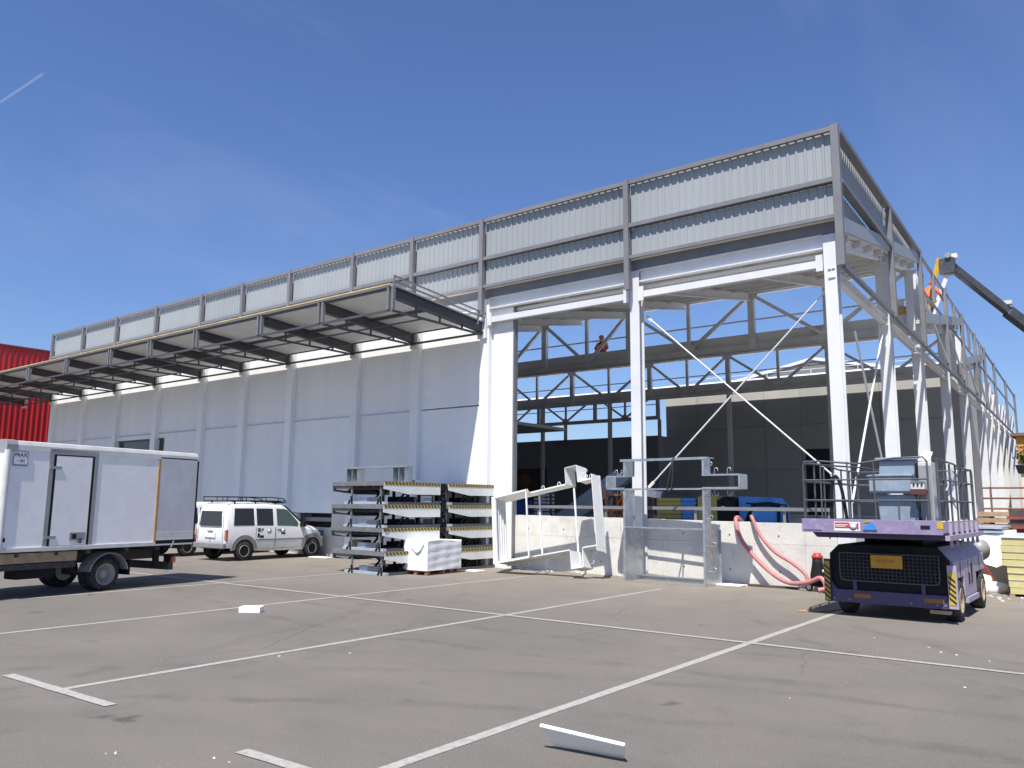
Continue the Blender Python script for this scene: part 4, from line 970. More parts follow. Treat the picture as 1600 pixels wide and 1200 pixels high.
tag(MB().tube(smooth_path([(-7.62, 20.2, 1.4), (-7.6, 19.78, 1.62), (-7.48, 19.5, 1.62), (-7.3, 19.44, 1.25), (-6.95, 19.42, .85), (-6.5, 19.4, .58), (-6.2, 19.36, .34), (-6.12, 19.3, .08)]), .042, 10).build('hose', HOSE), 'thinner pink hose hanging higher over the dock wall behind the thick one', 'hose', 'pink hoses over the dock wall')
pm = thing('pump', 'upright black pump with red cap on small wheels beside the hoses', 'pump', (-5.85, 19.15, 0))
MB().lathe((0, 0, .12), [(.001, 0), (.17, 0), (.17, .25), (.12, .5), (.11, .62), (.001, .62)], 16).build('body', BLACK, pm)
MB().lathe((0, 0, .74), [(.001, 0), (.12, 0), (.13, .04), (.09, .08), (.08, .12), (.001, .12)], 16).build('cap', REDP, pm)
wheel(pm, (-.18, -.1, .1), .1, .05, (-.4, -1, 0)); wheel(pm, (.18, -.1, .1), .1, .05, (.4, -1, 0))
MB().cyl((.1, -.05, .45), (.28, -.05, .5), .04, 8).build('outlet', ALU, pm)
wt = thing('water_cooler', 'clear bottle with red top standing on the dock wall behind the lift', 'bottle', (-5.35, 19.7, 1.46))
MB().lathe((0, 0, 0), [(.001, 0), (.12, 0), (.12, .26), (.06, .34), (.001, .34)], 14).build('bottle', FILM, wt); MB().lathe((0, 0, .33), [(.001, .01), (.07, .01), (.07, .09), (.001, .09)], 12).build('cap', REDP, wt)

# ================================================================== scissor lift
lf = thing('scissor_lift', 'purple scissor lift with railed platform and black wire-mesh front', 'scissor lift', (-3.43, 15.88, 0))
# local: x across (-.86 .. .86), y back, front towards -y
fy = -.58
ch = MB().prism([(-1.02, .34), (.90, .34), (.90, 1.02), (.72, 1.24), (-.86, 1.24), (-1.02, 1.08)], 'y', fy, 2.9).build('chassis', BLACK, lf)
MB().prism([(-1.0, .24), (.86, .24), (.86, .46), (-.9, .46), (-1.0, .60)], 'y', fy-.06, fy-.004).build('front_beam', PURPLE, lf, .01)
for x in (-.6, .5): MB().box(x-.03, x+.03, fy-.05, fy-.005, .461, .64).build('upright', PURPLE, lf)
gm = MB(); gx0, gx1, gz0, gz1 = -.84, .76, .62, 1.1
for i in range(25): x = gx0+(gx1-gx0)*i/24; gm.cyl((x, fy-.05, gz0), (x, fy-.05, gz1), .004, 5)
for i in range(9): z = gz0+(gz1-gz0)*i/8; gm.cyl((gx0, fy-.053, z), (gx1, fy-.053, z), .004, 5)
mg = gm.build('wire_grille', RAILG, lf)
MB().tube([(gx0, fy-.05, gz1), (gx0, fy-.05, gz0+.09), (gx0+.025, fy-.05, gz0+.03), (gx0+.09, fy-.05, gz0), (gx1-.09, fy-.05, gz0), (gx1-.025, fy-.05, gz0+.03), (gx1, fy-.05, gz0+.09), (gx1, fy-.05, gz1), (gx0, fy-.05, gz1)], .012, 6).build('grille_frame', RAILG, lf)
pt_ = MB().box(-.31, .2, fy-.075, fy-.06, .86, 1.08).build('warning_plate', PLATEO, lf)
MB().box(-.2, .08, fy-.078, fy-.0745, .96, 1.0).build('print', M('faint_print', (.4, .2, .02), .6), pt_)
for x0, x1, m in ((-.62, -.34, PLATEO), (.5, .8, PLATEO)): MB().box(x0, x1, fy-.068, fy-.055, .33, .40).build('reflector', M('dull_orange', (.3, .13, .02), .6), lf)
# hazard corner plates
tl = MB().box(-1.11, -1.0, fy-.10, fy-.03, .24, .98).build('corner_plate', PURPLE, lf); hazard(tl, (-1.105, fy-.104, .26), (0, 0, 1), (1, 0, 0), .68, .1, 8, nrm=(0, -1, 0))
tr = MB().box(.88, 1.02, fy-.10, fy-.03, .26, .96).build('corner_plate', PURD, lf); hazard(tr, (.895, fy-.104, .32), (0, 0, 1), (1, 0, 0), .52, .1, 6, nrm=(0, -1, 0))
# flank covers on the right
MB().prism([(.90, .36), (.96, .36), (.96, 1.0), (.76, 1.26), (.72, 1.24), (.90, 1.02)], 'y', .45, 1.75).build('side_cover', PURD, lf, .01)
MB().prism([(.90, .72), (.955, .72), (.955, 1.0), (.755, 1.255), (.72, 1.24), (.90, 1.02)], 'y', -.5, .44).build('side_cover', PURD, lf, .01)
MB().prism([(.90, .72), (.955, .72), (.955, 1.0), (.755, 1.255), (.72, 1.24), (.90, 1.02)], 'y', 1.76, 2.85).build('side_cover', PURD, lf, .01)
MB().box(.962, .97, .9, 1.0, .55, .75).build('vent', BLACK, lf); MB().box(.962, .97, 1.2, 1.3, .55, .9).build('vent', BLACK, lf)
MB().box(.9, 1.0, .5, 1.7, .26, .35).build('step', PURD, lf)
for x in (-.80, .80):
    for y in (-.05, 2.4):
        wheel(lf, (x+math.copysign(.06, x), y, .34), .34, .24, (math.copysign(1, x), 0, 0), rim=TANT, rimr=.62, deep=.3)
MB().box(.55, .86, -.48, -.2, .14, .2).build('outrigger_pad', TANT, lf)
# folded scissor pack
for x in (-.45, .45):
    for k in range(3): MB().bar((x, -.3, 1.26+k*.05), (x, 2.7, 1.29+k*.05), .06, .05).build('scissor_arm', BLACK, lf)
MB().box(-.62, .62, -.5, 2.8, 1.235, 1.26).build('scissor_bed', BLACK, lf)
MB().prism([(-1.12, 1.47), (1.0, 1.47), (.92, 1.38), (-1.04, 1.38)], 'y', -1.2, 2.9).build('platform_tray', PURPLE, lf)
# platform
dk0, dk1 = -1.36, 2.35
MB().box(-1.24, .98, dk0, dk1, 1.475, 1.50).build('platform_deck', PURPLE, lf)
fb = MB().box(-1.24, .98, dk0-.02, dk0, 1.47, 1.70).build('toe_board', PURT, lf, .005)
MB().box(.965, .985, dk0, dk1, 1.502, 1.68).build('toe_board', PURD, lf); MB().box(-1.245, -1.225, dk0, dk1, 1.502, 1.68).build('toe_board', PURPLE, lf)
MB().box(.98, 1.05, dk0+.15, dk1+.1, 1.38, 1.46).build('extension_rail', PURD, lf)
for k in range(6): MB().box(.985, 1.03, dk0+.5+k*.55, dk0+.54+k*.55, 1.26, 1.66).build('extension_post', PURD, lf)
MB().box(.66, .80, dk0-.026, dk0-.019, 1.56, 1.62).build('slot', BLACK, lf)
MB().box(.90, .99, dk0-.026, dk0-.019, 1.57, 1.68).build('sticker', YEL, lf)
# stickers
s1 = MB().box(-.69, -.27, dk0-.025, dk0-.019, 1.505, 1.655).build('sticker', PAPER, lf)
MB().box(-.68, -.44, dk0-.029, dk0-.0245, 1.55, 1.645).build('print', REDP, s1); MB().lathe((-.38, dk0-.0245, 1.58), [(.001, .005), (.065, .005), (.065, 0)], 16, (0, -1, 0)).build('print', TGREY, s1); MB().lathe((-.38, dk0-.029, 1.58), [(.001, .005), (.045, .005), (.045, 0)], 16, (0, -1, 0)).build('print', PAPER, s1)
MB().box(-.32, -.29, dk0-.029, dk0-.0245, 1.53, 1.64).build('print', REDP, s1)
for z, a, b in ((1.6, -.67, -.46), (1.575, -.67, -.5)): MB().box(a, b, dk0-.033, dk0-.0285, z, z+.01).build('print', PAPER, s1)
s2 = MB().prism([(-.22, 1.53), (.0, 1.53), (-.04, 1.62), (-.10, 1.65), (-.16, 1.63)], 'y', dk0-.026, dk0-.019).build('sticker', SKYBLUE, lf)
MB().prism([(-.2, 1.645), (-.1, 1.66), (-.15, 1.70)], 'y', dk0-.03, dk0-.019).build('print', PLATEO, s2); MB().box(-.22, .0, dk0-.031, dk0-.019, 1.51, 1.525).build('print', INK, s2)
# guard rails
def rail(pts, r_=.017): return MB().tube(pts, r_, 7)
RZ = 2.70
rail([(-1.2, dk0+.05, 1.70), (-1.2, dk0+.05, RZ-.08), (-1.14, dk0+.05, RZ), (-.9, dk0+.05, RZ), (-.3, dk0+.05, RZ-.06), (.3, dk0+.05, RZ+.02), (.74, dk0+.05, RZ+.03), (.80, dk0+.05, RZ-.04), (.80, dk0+.05, 1.70)]).build('guard_rail', RAILG, lf)
for z in (2.37, 2.02): rail([(-1.2, dk0+.05, z), (.80, dk0+.05, z)], .014).build('guard_rail', RAILG, lf)
for x in (-.9, -.45, -.02, .34): rail([(x, dk0+.05, 1.5), (x, dk0+.05, 2.02 if x > .2 else 2.68)], .014).build('guard_post', RAILG, lf)
for s, x in ((0, -1.2), (1, .93)):
    rail([(x, dk0+.1, RZ-.0), (x, .3, RZ-.02), (x, .9, RZ-.06), (x, dk1-.1, RZ-.06), (x, dk1-.02, RZ-.14), (x, dk1-.02, 1.5)]).build('guard_rail', RAILG, lf)
    for z in (2.37, 2.02): rail([(x, dk0+.1, z), (x, dk1-.02, z)], .014).build('guard_rail', RAILG, lf)
    for k in range(7): y = dk0+.1+k*.58; rail([(x, y, 1.5), (x, y, RZ-.04)], .017).build('guard_post', RAILG, lf)
for z in (RZ-.06, 2.37, 2.02): rail([(-1.2, dk1-.02, z), (.93, dk1-.02, z)], .015).build('guard_rail', RAILG, lf)
# inner gate rail running slantwise
rail([(-1.15, dk0+.1, RZ-.04), (-.6, .6, RZ-.05), (-.55, 1.6, RZ-.06)], .016).build('gate_rail', RAILG, lf)
rail([(-1.15, dk0+.1, 2.34), (-.6, .6, 2.3), (-.55, 1.6, 2.3)], .014).build('gate_rail', RAILG, lf)
cbx = MB().box(.53, .74, dk0+.08, dk0+.24, 2.2, 2.34).build('control_box', M('pale_control', (.6, .6, .57), .5), lf, .01)
MB().box(.52, .75, dk0+.07, dk0+.25, 2.12, 2.195).build('control_base', M('dark_maroon', (.12, .04, .04), .5), cbx)
for x in (.58, .64, .70): MB().cyl((x, dk0+.085, 2.28), (x, dk0+.06, 2.28), .016, 8).build('knob', BLACK, cbx)
rail([(.6, dk0+.1, 2.12), (.62, dk0+.08, 1.9), (.72, dk0+.1, 1.52)], .012).build('cable', BLACK, cbx)
# things standing on the platform
bn = thing('plastic_bin', 'blue-grey plastic bin with lid and shallow tray on the lift platform', 'bin', (-3.15, 15.05, 1.50))
MB().prism([(-.28, 0), (.28, 0), (.33, .62), (-.33, .62)], 'y', -.25, .3).build('body', BINB, bn, .02)
MB().prism([(-.30, .80), (.26, .80), (.29, 1.2), (-.27, 1.2)], 'y', -.2, .35).build('upper_tub', BINB, bn, .02)
MB().box(-.33, .33, -.26, .4, 1.2, 1.245).build('lid', BINB, bn, .015)
MB().box(-.42, .24, -.36, -.05, .64, .92).build('tray', BINB, bn, .02); MB().box(-.45, .27, -.38, -.03, .92, .96).build('tray_rim', BINB, bn, .01)
cbn = thing('tool_cabinet', 'tall grey sheet-metal cabinet beside the bin on the lift platform', 'cabinet', (-2.72, 15.15, 1.50))
MB().box(-.1, .1, -.28, .3, 0, 1.16).build('body', GRSTEEL, cbn, .01)
MB().box(-.095, .095, -.295, -.281, .05, 1.1).build('door', TGREY, cbn)
pp = slab('foam_offcut', [(-2.82, 14.9, 2.667), (-2.64, 14.9, 2.667), (-2.60, 15.0, 2.82), (-2.76, 15.0, 2.82)], PAPER, .03, 'white foam offcut on top of the grey cabinet on the lift')
fl = MB()
for k in range(9):
    a = random.uniform(0, 6.28); c = Vector((-2.55, 16.2+k*.12, 2.1+random.uniform(-.1, .45))); vs = [c+Vector((random.uniform(-.12, .05), random.uniform(-.25, .25), random.uniform(-.25, .2))) for _ in range(4)]; fl.add(vs, [(0, 1, 2), (0, 2, 3), (0, 1, 3), (1, 2, 3)])
tag(fl.build('crumpled_film', FILM), 'crumpled clear plastic film bundled against the right lift railing', 'plastic film')
jk = MB().tube(smooth_path([(-4.3, 15.0, 1.52), (-4.28, 15.0, 2.2), (-4.2, 15.0, 2.45), (-4.1, 15.0, 2.2), (-4.02, 15.0, 1.52)], 6), .03, 8); tag(jk.build('bent_pipe', BLACK), 'bent dark pipe standing on the left of the lift platform', 'pipe')

# ================================================================== goods inside the dock
def inside(name, label, cat, parts, loc=(0, 0, 1.35)):
    t = thing(name, label, cat, loc)
    for nm, mb, mt in parts:
        mb.v = [(x*1.075, y+1.75, z*1.03) for x, y, z in mb.v]; mb.build(nm, mt, t)
    return t
inside('blue_skip', 'blue steel container behind the tipped white frame', 'container', [('body', MB().prism([(-18.2, 0), (-16.9, 0), (-16.7, .62), (-18.4, .62)], 'y', 22.9, 24), BLUE), ('rim', MB().box(-18.42, -16.68, 22.86, 24.04, .62, .68), BLUE)])
inside('slatted_rack', 'grey rack of horizontal slats beside the blue container', 'rack', [('slat', MB().box(-16.6, -16.0, 22.9, 23.3, .05+.13*k, .12+.13*k), GRSTEEL) for k in range(7)]+[('upright', MB().box(x-.03, x+.03, 23.0, 23.1, 0, 1.0), DKSTEEL) for x in (-16.63, -15.97)])
inside('sloping_chute', 'broad grey-blue sheet chute sloping up behind the white frame', 'chute', [('sheet', MB().add([(-15.9, 22.8, .0), (-14.6, 22.8, .0), (-12.75, 23.2, 1.5), (-13.6, 23.2, 1.68), (-15.9, 22.9, .0), (-14.6, 22.9, .0), (-12.75, 23.3, 1.5), (-13.6, 23.3, 1.68)], [(0, 1, 2, 3), (7, 6, 5, 4), (0, 4, 5, 1), (1, 5, 6, 2), (2, 6, 7, 3), (3, 7, 4, 0)]), BINB), ('edge', MB().bar((-14.57, 22.8, .04), (-12.72, 23.2, 1.53), .05, .12), DKSTEEL), ('prop', MB().box(-12.9, -12.82, 23.4, 23.48, 0, 1.4), DKSTEEL)])
fr_ = [('upright', MB().box(x-.03, x+.03, y-.03, y+.03, 0, 1.05), ORNG) for x in (-13.5, -12.9, -12.2) for y in (22.6, 23.3)]+[('beam', MB().box(-13.5, -12.2, 22.57, 22.63, z, z+.07), ORNG) for z in (.35, .85)]+[('brace', MB().bar((-13.4, 22.6, .1), (-12.9, 22.6, .85), .05, .05), ORNG)]
inside('orange_rack', 'orange steel rack left of the upright galvanised frame', 'rack', fr_)
inside('blue_crate', 'dark blue crate inside the orange rack', 'crate', [('body', MB().box(-12.85, -12.25, 22.75, 23.2, 0, .75), BLUE), ('rim', MB().box(-12.88, -12.22, 22.72, 23.23, .75, .8), BLUE)])
inside('olive_crate_stack', 'olive yellow crate stack behind the upright frame', 'crates', [('crate', MB().box(-11.75, -10.95, 22.7, 23.5, .02+.13*k, .13+.13*k), OLIVE) for k in range(6)])
inside('blue_crate_stack', 'stack of blue trays with notched edges beside the olive crates', 'trays', [('tray', MB().prism([(-10.93, .02+.13*k), (-10.5, .02+.13*k), (-10.45, .13+.13*k), (-10.98, .13+.13*k)], 'y', 22.75, 23.5), BLUEL) for k in range(6)])
inside('olive_tank', 'olive yellow rounded tank next to the blue trays', 'tank', [('body', MB().box(-10.35, -9.75, 22.6, 23.3, 0, .82), OLIVE), ('cap', MB().box(-10.3, -9.8, 22.65, 23.25, .82, .86), OLIVE)])
inside('black_engine', 'black machine block between olive tank and blue machine', 'machine', [('body', MB().box(-9.72, -9.2, 22.6, 23.4, 0, .72), BLACK), ('hood', MB().prism([(-9.7, .72), (-9.22, .72), (-9.3, .82), (-9.6, .82)], 'y', 22.7, 23.3), BLACK), ('label_plate', MB().box(-9.6, -9.5, 22.58, 22.6, .45, .53), PAPER)])
inside('blue_machine', 'bright blue wheeled machine behind the hoses', 'machine', [('body', MB().prism([(-9.15, .1), (-8.0, .1), (-8.0, .55), (-8.2, .8), (-9.15, .84)], 'y', 22.8, 23.8), BLUEL), ('arch', MB().tube([(-8.9, 22.7, .1), (-8.7, 22.7, .58), (-8.3, 22.7, .62), (-7.9, 22.7, .58)], .05, 8), BLACK), ('hub', MB().cyl((-8.6, 22.75, .3), (-8.6, 22.6, .3), .1, 12), ALU), ('lower_box', MB().box(-9.12, -8.05, 22.9, 23.7, 0, .1), BLACK)])
inside('blue_barrow', 'blue tipping bin with dark frame at the right end of the dock', 'bin', [('body', MB().prism([(-8.35, .08), (-7.7, .08), (-7.55, .52), (-8.5, .52)], 'y', 22.0, 22.6), BLUEL), ('frame', MB().tube([(-8.6, 21.9, .62), (-7.5, 21.9, .58), (-7.45, 21.9, .0)], .03, 6), BLACK), ('leg', MB().box(-7.75, -7.68, 21.9, 21.97, 0, .55), BLACK)])
inside('white_tote', 'white plastic tote tilted on the orange rack', 'tote', [('body', MB().prism([(-12.3, .88), (-11.7, .78), (-11.68, .96), (-12.28, 1.06)], 'y', 22.5, 22.9), PAPER), ('rim', MB().prism([(-12.33, 1.05), (-11.65, .95), (-11.65, .985), (-12.33, 1.085)], 'y', 22.47, 22.93), PAPER)])

# ================================================================== building materials on the right
ys = thing('yellow_panel_stack', 'stack of yellow-edged insulation panels under white film at the right edge', 'panel stack', (-2.42, 21.0, 0))
for k in range(8):
    z = .06+k*.15; dx = random.uniform(-.02, .02)+(.0 if k > 3 else .1)
    MB().box(dx, 1.6, .0+random.uniform(-.01, .01), 3.2, z, z+.14).build('panel', YPANEL, ys)
    MB().box(dx-.004, 1.6, .0-.012, 3.2, z+.141, z+.149).build('facing', GALVB, ys)
MB().box(-.03, 1.62, -.03, 3.2, 1.265, 1.30).build('film_cover', FILM, ys)
for x in (.1, 1.3): MB().box(x, x+.1, 0, 3.1, 0, .06).build('bearer', WOOD, ys)
ms = thing('maroon_steel_stack', 'stack of maroon steel sections with dark gaps behind the yellow panels', 'steel stack', (-2.75, 25.6, 0))
for k in range(7): MB().box(0, 2.2, 0, 2.6, .25*k+.12, .25*k+.20).build('section', MAROON, ms); MB().box(.05, 2.15, .06, 2.5, .25*k+.2, .25*k+.37).build('spacer', BROWN, ms)
wp = thing('timber_pile', 'pile of weathered brown timber beyond the lift', 'timber pile', (-4.6, 34.0, 0))
for k in range(7):
    for j in range(3):
        MB().box(0+random.uniform(-.1, .1), 5+random.uniform(-.2, .2), j*.5, j*.5+.4, .22*k+.3, .22*k+.46).build('plank', WOOD, wp)
    MB().box(.2, .4, 0, 1.4, .22*k+.24, .22*k+.298).build('batten', BROWN, wp); MB().box(4.2, 4.4, 0, 1.4, .22*k+.24, .22*k+.298).build('batten', BROWN, wp)
rl = thing('rusty_barrier', 'rusty brown tube barrier standing behind the timber pile', 'barrier', (-4.7, 36.5, 0))
for z in (1.9, 2.3, 2.7): MB().cyl((0, 0, z), (6, 0, z), .035, 8).build('rail', M('rust_tube', (.25, .12, .07), .8, 0, .3, 6), rl)
for x in (.3, 2.2, 4.1, 5.8): MB().cyl((x, 0, 0), (x, 0, 2.75), .035, 8).build('post', M('rust_tube', (.25, .12, .07)), rl)
mx = thing('concrete_mixer', 'rust red trestle with grey steel drum behind the lift', 'mixer', (-3.05, 22.3, 0))
MB().lathe((0, 0, .9), [(.1, -.25), (.22, -.15), (.26, .05), (.2, .2), (.12, .3), (.001, .3)], 18, (.5, -.6, .55)).build('drum', TGREY, mx)
for s in (-1, 1):
    MB().bar((s*.4, -.1, 0), (-s*.12, 0, 1.0), .06, .08).build('trestle_leg', MAROON, mx)
MB().box(-.35, .35, -.05, .05, .0, .05).build('trestle_foot', MAROON, mx)
fp = thing('film_wrapped_panels', 'grey metal sheets under torn clear film behind the lift', 'sheet stack', (-3.9, 23.4, 0))
for k in range(6): MB().box(-.1*k*.2, 1.5-.05*k, 0, 2.2, .9+.1*k, .95+.1*k).build('sheet', GALVB, fp)
MB().box(0, 1.4, .1, 2.0, 0, .88).build('bearer_block', CONC, fp)
fw = MB(); vs = []
for i in range(9):
    for j in range(7): vs.append((-3.95+i*.2, 22.9+j*.12, .55+.85*math.sin(j/6*1.4)+random.uniform(-.06, .06)))
fw.add(vs, [(i*7+j, (i+1)*7+j, (i+1)*7+j+1, i*7+j+1) for i in range(8) for j in range(6)], False)
tag(fw.build('torn_film', FILM), 'torn white plastic film draped in folds beside the rust red trestle', 'plastic film')
bg_ = thing('cement_bags', 'pale cement bags piled on the ground behind the lift wheels', 'bags', (-3.6, 21.3, 0))
for i, (x, y, z) in enumerate(((0, 0, 0), (.55, .05, 0), (.25, .02, .17), (.9, .4, 0), (.6, .3, .17))):
    MB().lathe((x, y, z+.09), [(.001, -.3), (.12, -.27), (.16, -.1), (.16, .1), (.12, .27), (.001, .3)], 10, (1, .15*i, 0)).build('bag', PAPER, bg_)
plt = thing('potted_shrub', 'small dark leafy shrub in a trough by the ochre house', 'plant', (-3.9, 45, 3.55))
MB().prism([(-.3, 0), (1.6, 0), (1.75, .4), (-.4, .4)], 'y', -.3, .3).build('trough', BLACK, plt)
MB().box(-.2, 1.4, -.2, .2, -3.6, -.002).build('pedestal', CONC, plt)
lv = MB()
for _ in range(260):
    c = Vector((random.gauss(.05, .2), random.gauss(0, .14), .5+abs(random.gauss(0, .33)))); d = Vector((random.uniform(-1, 1), random.uniform(-1, 1), random.uniform(-1, 1))).normalized()*.09; e = d.cross(Vector((random.random(), random.random(), 1))).normalized()*.05
    lv.add([c-d, c+e, c+d, c-e], [(0, 1, 2, 3)])
lv.build('foliage', GREEN, plt)
for k in range(4): MB().tube([(k*.1-.1, 0, .35), (k*.1-.12, .03, .8), (k*.14-.2, 0, 1.2)], .015, 5).build('stem', WOOD, plt)

# ================================================================== crane boom
cn = thing('mobile_crane', 'dark telescopic crane boom with yellow fly jib reaching in from the right', 'crane', (4.2, 47.0, 0))
def cl(p): return tuple(Vector(p)-Vector((4.2, 47, 0)))
tip, mid, base = Vector((-5.35, 37.0, 12.05)), Vector((-3.55, 38.9, 10.15)), Vector((4.2, 47.0, 2.3))
MB().bar(cl(tip), cl(mid+(base-mid)*.02), .28, .32).build('boom_section', CRANEB, cn, .03)
MB().bar(cl(mid), cl(base), .38, .44).build('boom_base', CRANEB, cn, .03)
MB().box(*[v for a in zip(cl(mid+Vector((-.25, -.2, .26))), cl(mid+Vector((.2, .2, .42)))) for v in a]).build('boom_collar', ALU, cn)
hd = MB().box(*[v for a in zip(cl(tip+Vector((-.32, -.2, -.45))), cl(tip+Vector((.25, .2, .25)))) for v in a]).build('boom_head', CRANEB, cn, .03)
MB().cyl(cl(tip+Vector((.05, -.3, .32))), cl(tip+Vector((.05, .3, .32))), .12, 14).build('sheave', TGREY, hd)
MB().box(*[v for a in zip(cl(tip+Vector((.1, -.15, .2))), cl(tip+Vector((.36, .15, .38)))) for v in a]).build('head_cover', PAPER, hd)
jb = MB().bar(cl(tip+Vector((-.32, 0, .3))), cl(tip+Vector((-1.05, -.3, -2.5))), .14, .2).build('fly_jib', CRANEY, cn, .02)
MB().bar(cl(tip+Vector((-.05, 0, -.4))), cl(tip+Vector((-.85, -.3, -2.6))), .12, .16).build('jib_strut', GRSTEEL, jb)
hk = MB().tube([cl(tip+Vector((-.95, -.2, -.3))), cl(tip+Vector((-1.0, -.2, -1.3)))], .025, 6).build('hoist_rope', BLACK, cn)
MB().lathe(cl(tip+Vector((-1.0, -.2, -1.75))), [(.001, 0), (.1, .05), (.14, .2), (.12, .38), (.05, .48), (.001, .5)], 12).build('hook_block', DKSTEEL, hk)
MB().box(-1.2, 1.2, -3.5, 3.5, .7, 1.3).build('carrier', CRANEY, cn, .05); MB().box(-.9, .9, -1.2, 1.4, 1.3, 2.6).build('turret', CRANEY, cn, .08)
for x in (-1.1, 1.1):
    for y in (-2.6, -1.3, 1.6, 2.7): wheel(cn, (x, y, .5), .5, .3, (math.copysign(1, x), 0, 0))
# tool box and bucket on the second shed
tb_ = thing('timber_tool_box', 'pale wooden tool box on the roof edge near the crane hook', 'tool box', (-6.15, 30.95, 8.66))
MB().box(-.5, .45, -.2, .25, 0, .34).build('box', M('fresh_wood', (.55, .36, .16), .8, 0, .2, 5), tb_); MB().box(-.52, .47, -.22, .27, .345, .37).build('lid', M('fresh_wood', (.5, .33, .15)), tb_)
bu = thing('white_bucket', 'white bucket standing on the wooden tool box', 'bucket', (-6.1, 30.95, 9.032)); MB().lathe((0, 0, 0), [(.001, 0), (.11, 0), (.14, .28), (.145, .3), (.13, .3), (.1, .02)], 14).build('pail', PAPER, bu); MB().tube([(-.13, 0, .28), (0, .0, .42), (.13, 0, .28)], .006, 5).build('handle', GRSTEEL, bu)
bb = thing('black_bucket', 'dark bucket beside the white bucket on the tool box', 'bucket', (-6.45, 30.95, 9.032)); MB().lathe((0, 0, 0), [(.001, 0), (.12, 0), (.14, .24), (.13, .24), (.1, .02)], 14).build('pail', BLACK, bb); MB().tube([(-.13, 0, .22), (0, .0, .36), (.13, 0, .22)], .006, 5).build('handle', GRSTEEL, bb)

# ================================================================== people on the roof
def person(label, loc, rz, joints, vestmat, legmat, helmat):
    t = thing('person', label, 'person', loc, rz)
    names = list(joints); idx = {n: i for i, n in enumerate(names)}
    edges = [('pelvis', 'waist'), ('waist', 'chest'), ('chest', 'neck'), ('neck', 'head')]
    for s in ('l', 'r'): edges += [('chest', s+'sh'), (s+'sh', s+'el'), (s+'el', s+'wr'), (s+'wr', s+'ha'), ('pelvis', s+'hip'), (s+'hip', s+'kn'), (s+'kn', s+'an'), (s+'an', s+'to')]
    rad = dict(pelvis=.15, waist=.135, chest=.16, neck=.06, head=.095, sh=.075, el=.05, wr=.035, ha=.04, hip=.10, kn=.068, an=.048, to=.045)
    me = bpy.data.meshes.new('body'); me.from_pydata([joints[n] for n in names], [(idx[a], idx[b]) for a, b in edges], [])
    o = bpy.data.objects.new('body', me); COL.objects.link(o); o.parent = t
    sk = o.modifiers.new('skin', 'SKIN'); sv = me.skin_vertices[0].data
    for n, i in idx.items():
        r_ = rad.get(n, rad.get(n[1:], .06)); sv[i].radius = (r_, r_); sv[i].use_root = (n == 'pelvis')
    ss = o.modifiers.new('sub', 'SUBSURF'); ss.levels = 2; ss.render_levels = 2
    me.materials.append(legmat)
    J = {k: Vector(v) for k, v in joints.items()}
    # vest and sleeves as clothing over the body
    MB().tube([J['pelvis'].lerp(J['waist'], .2), J['waist'], J['chest'], J['chest'].lerp(J['neck'], .55)], [.17, .165, .19, .12], 12).build('vest', vestmat, t)
    for s in ('l', 'r'):
        MB().tube([J[s+'sh'].lerp(J['chest'], .3), J[s+'sh'], J[s+'el']], [.09, .085, .068], 8).build('sleeve', vestmat, t)
    h_ = J['head']; hd_ = MB().lathe(h_-Vector((0, 0, .12)), [(.001, 0), (.06, .01), (.085, .08), (.095, .14), (.085, .22), (.04, .26), (.001, .265)], 12).build('head', SKIN, t)
    MB().lathe(h_+Vector((0, 0, .03)), [(.15, 0), (.125, .02), (.12, .08), (.08, .14), (.001, .16)], 14).build('helmet', helmat, t)
    MB().bar(h_+Vector((0, -.09, .0)), h_+Vector((0, -.12, -.02)), .02, .04).build('nose', SKIN, hd_)
    for s in ('l', 'r'):
        hpos = J[s+'ha']; d_ = (hpos-J[s+'wr']).normalized()
        for k in range(4):
            sd = Vector((d_.y, -d_.x, 0)); sd = sd.normalized() if sd.length > .01 else Vector((1, 0, 0))
            b0 = hpos+sd*(k-1.5)*.02; MB().tube([b0, b0+d_*.05, b0+d_*.07+Vector((0, 0, -.03))], .009, 5).build('finger', SKIN, t)
        MB().tube([hpos-d_*.03, hpos+Vector((0, -.04, .01)), hpos+d_*.04+Vector((0, -.05, 0))], .01, 5).build('thumb', SKIN, t)
    return t
kneel = dict(pelvis=(0, 0, .5), waist=(0, -.06, .66), chest=(0, -.22, .88), neck=(0, -.33, 1.02), head=(0, -.4, 1.13), lsh=(.2, -.24, .92), lel=(.27, -.42, .70), lwr=(.2, -.58, .52), lha=(.17, -.64, .46), rsh=(-.2, -.24, .92), rel=(-.28, -.4, .68), rwr=(-.2, -.56, .48), rha=(-.17, -.62, .42), lhip=(.1, 0, .48), lkn=(.16, -.38, .42), lan=(.16, -.3, .08), lto=(.17, -.46, .05), rhip=(-.1, 0, .48), rkn=(-.15, -.2, .1), ran=(-.15, .2, .08), rto=(-.15, .26, .05))
kneel = {k: (v[0], v[1], max(.05, v[2]-.30)) for k, v in kneel.items()}
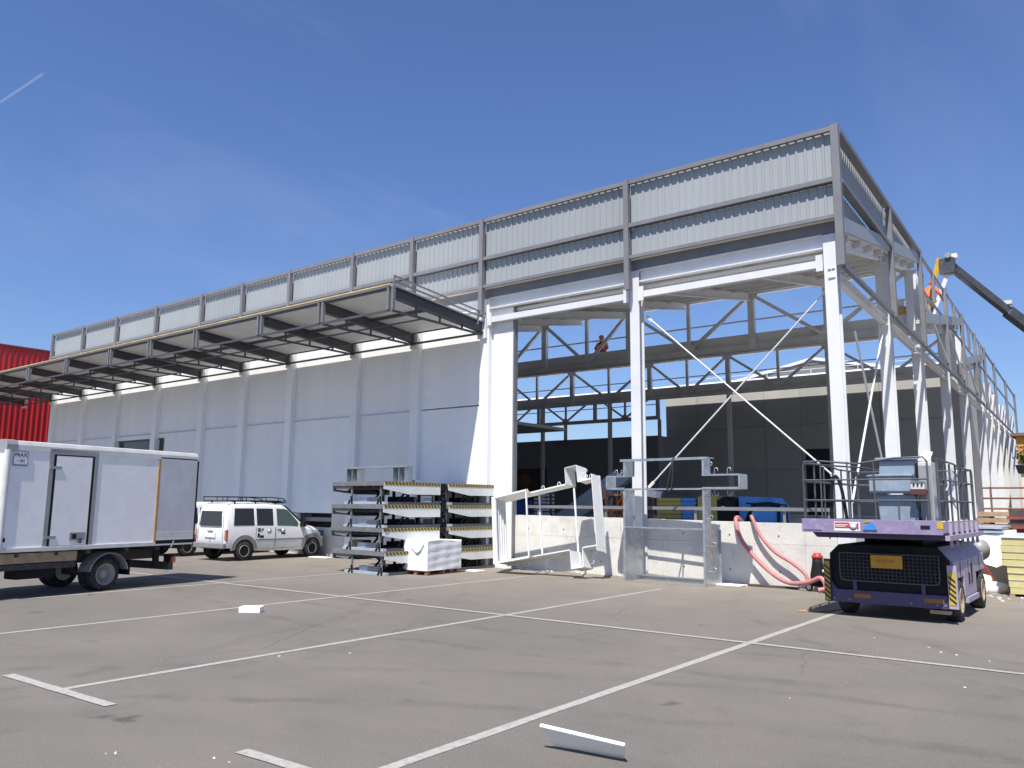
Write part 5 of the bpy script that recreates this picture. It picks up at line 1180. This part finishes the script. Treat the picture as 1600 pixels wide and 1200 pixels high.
person('worker in orange vest and red helmet crouching on the roof behind the first truss', (-18.95, 31.6, 8.63), R(20), kneel, VEST, TROUS, HELR)
bend = dict(pelvis=(0, .12, .82), waist=(0, .06, .96), chest=(0, -.1, 1.18), neck=(0, -.22, 1.34), head=(0, -.28, 1.46), lsh=(.2, -.1, 1.22), lel=(.27, -.3, 1.02), lwr=(.2, -.48, .9), lha=(.18, -.55, .88), rsh=(-.2, -.1, 1.22), rel=(-.27, -.28, 1.0), rwr=(-.2, -.46, .85), rha=(-.18, -.53, .82), lhip=(.1, .12, .80), lkn=(.14, -.06, .45), lan=(.14, .08, .09), lto=(.15, -.1, .05), rhip=(-.1, .12, .8), rkn=(-.13, -.02, .45), ran=(-.13, .14, .09), rto=(-.14, -.04, .05))
person('worker in bright orange jacket stooping on the roof edge under the crane hook', (-5.72, 34.3, 9.2), R(150), bend, VEST, TROUSO, HELR)

tag(MB().box(-.6, .6, -.08, .08, 0, .05).build('dark_plank', BROWN, None, .004, (-6.95, 19.3, 0)), 'dark plank lying at the foot of the dock wall under the hoses', 'plank')
pk1 = MB().box(-.5, .5, -.05, .05, 0, .03).build('loose_plank', WOOD, None, .004, (-4.75, 15.6, 0)); pk1.rotation_euler = (0, 0, R(58)); tag(pk1, 'loose wooden plank on the asphalt by the left lift wheel', 'plank')
# lift: hoses, bolts, seams
for k, x in enumerate((-.3, -.1, .25)):
    MB().tube(smooth_path([(x, fy-.03, 1.2), (x+.05, fy-.08, 1.12), (x+.12, fy-.03, 1.16)], 5), .012, 6).build('hose', BLACK, lf)
for x in (-.95, -.7, .3, .7, .82): MB().cyl((x, fy-.075, .30), (x, fy-.06, .30), .014, 8).build('bolt', TGREY, lf)
for y in (.1, .9, 1.35, 2.2): MB().box(.957, .964, y, y+.012, .74, .99).build('panel_gap', BLACK, lf)
for x in (-1.0, -.8, .3, .55): MB().cyl((x, dk0-.028, 1.66), (x, dk0-.018, 1.66), .012, 8).build('bolt', TGREY, lf)
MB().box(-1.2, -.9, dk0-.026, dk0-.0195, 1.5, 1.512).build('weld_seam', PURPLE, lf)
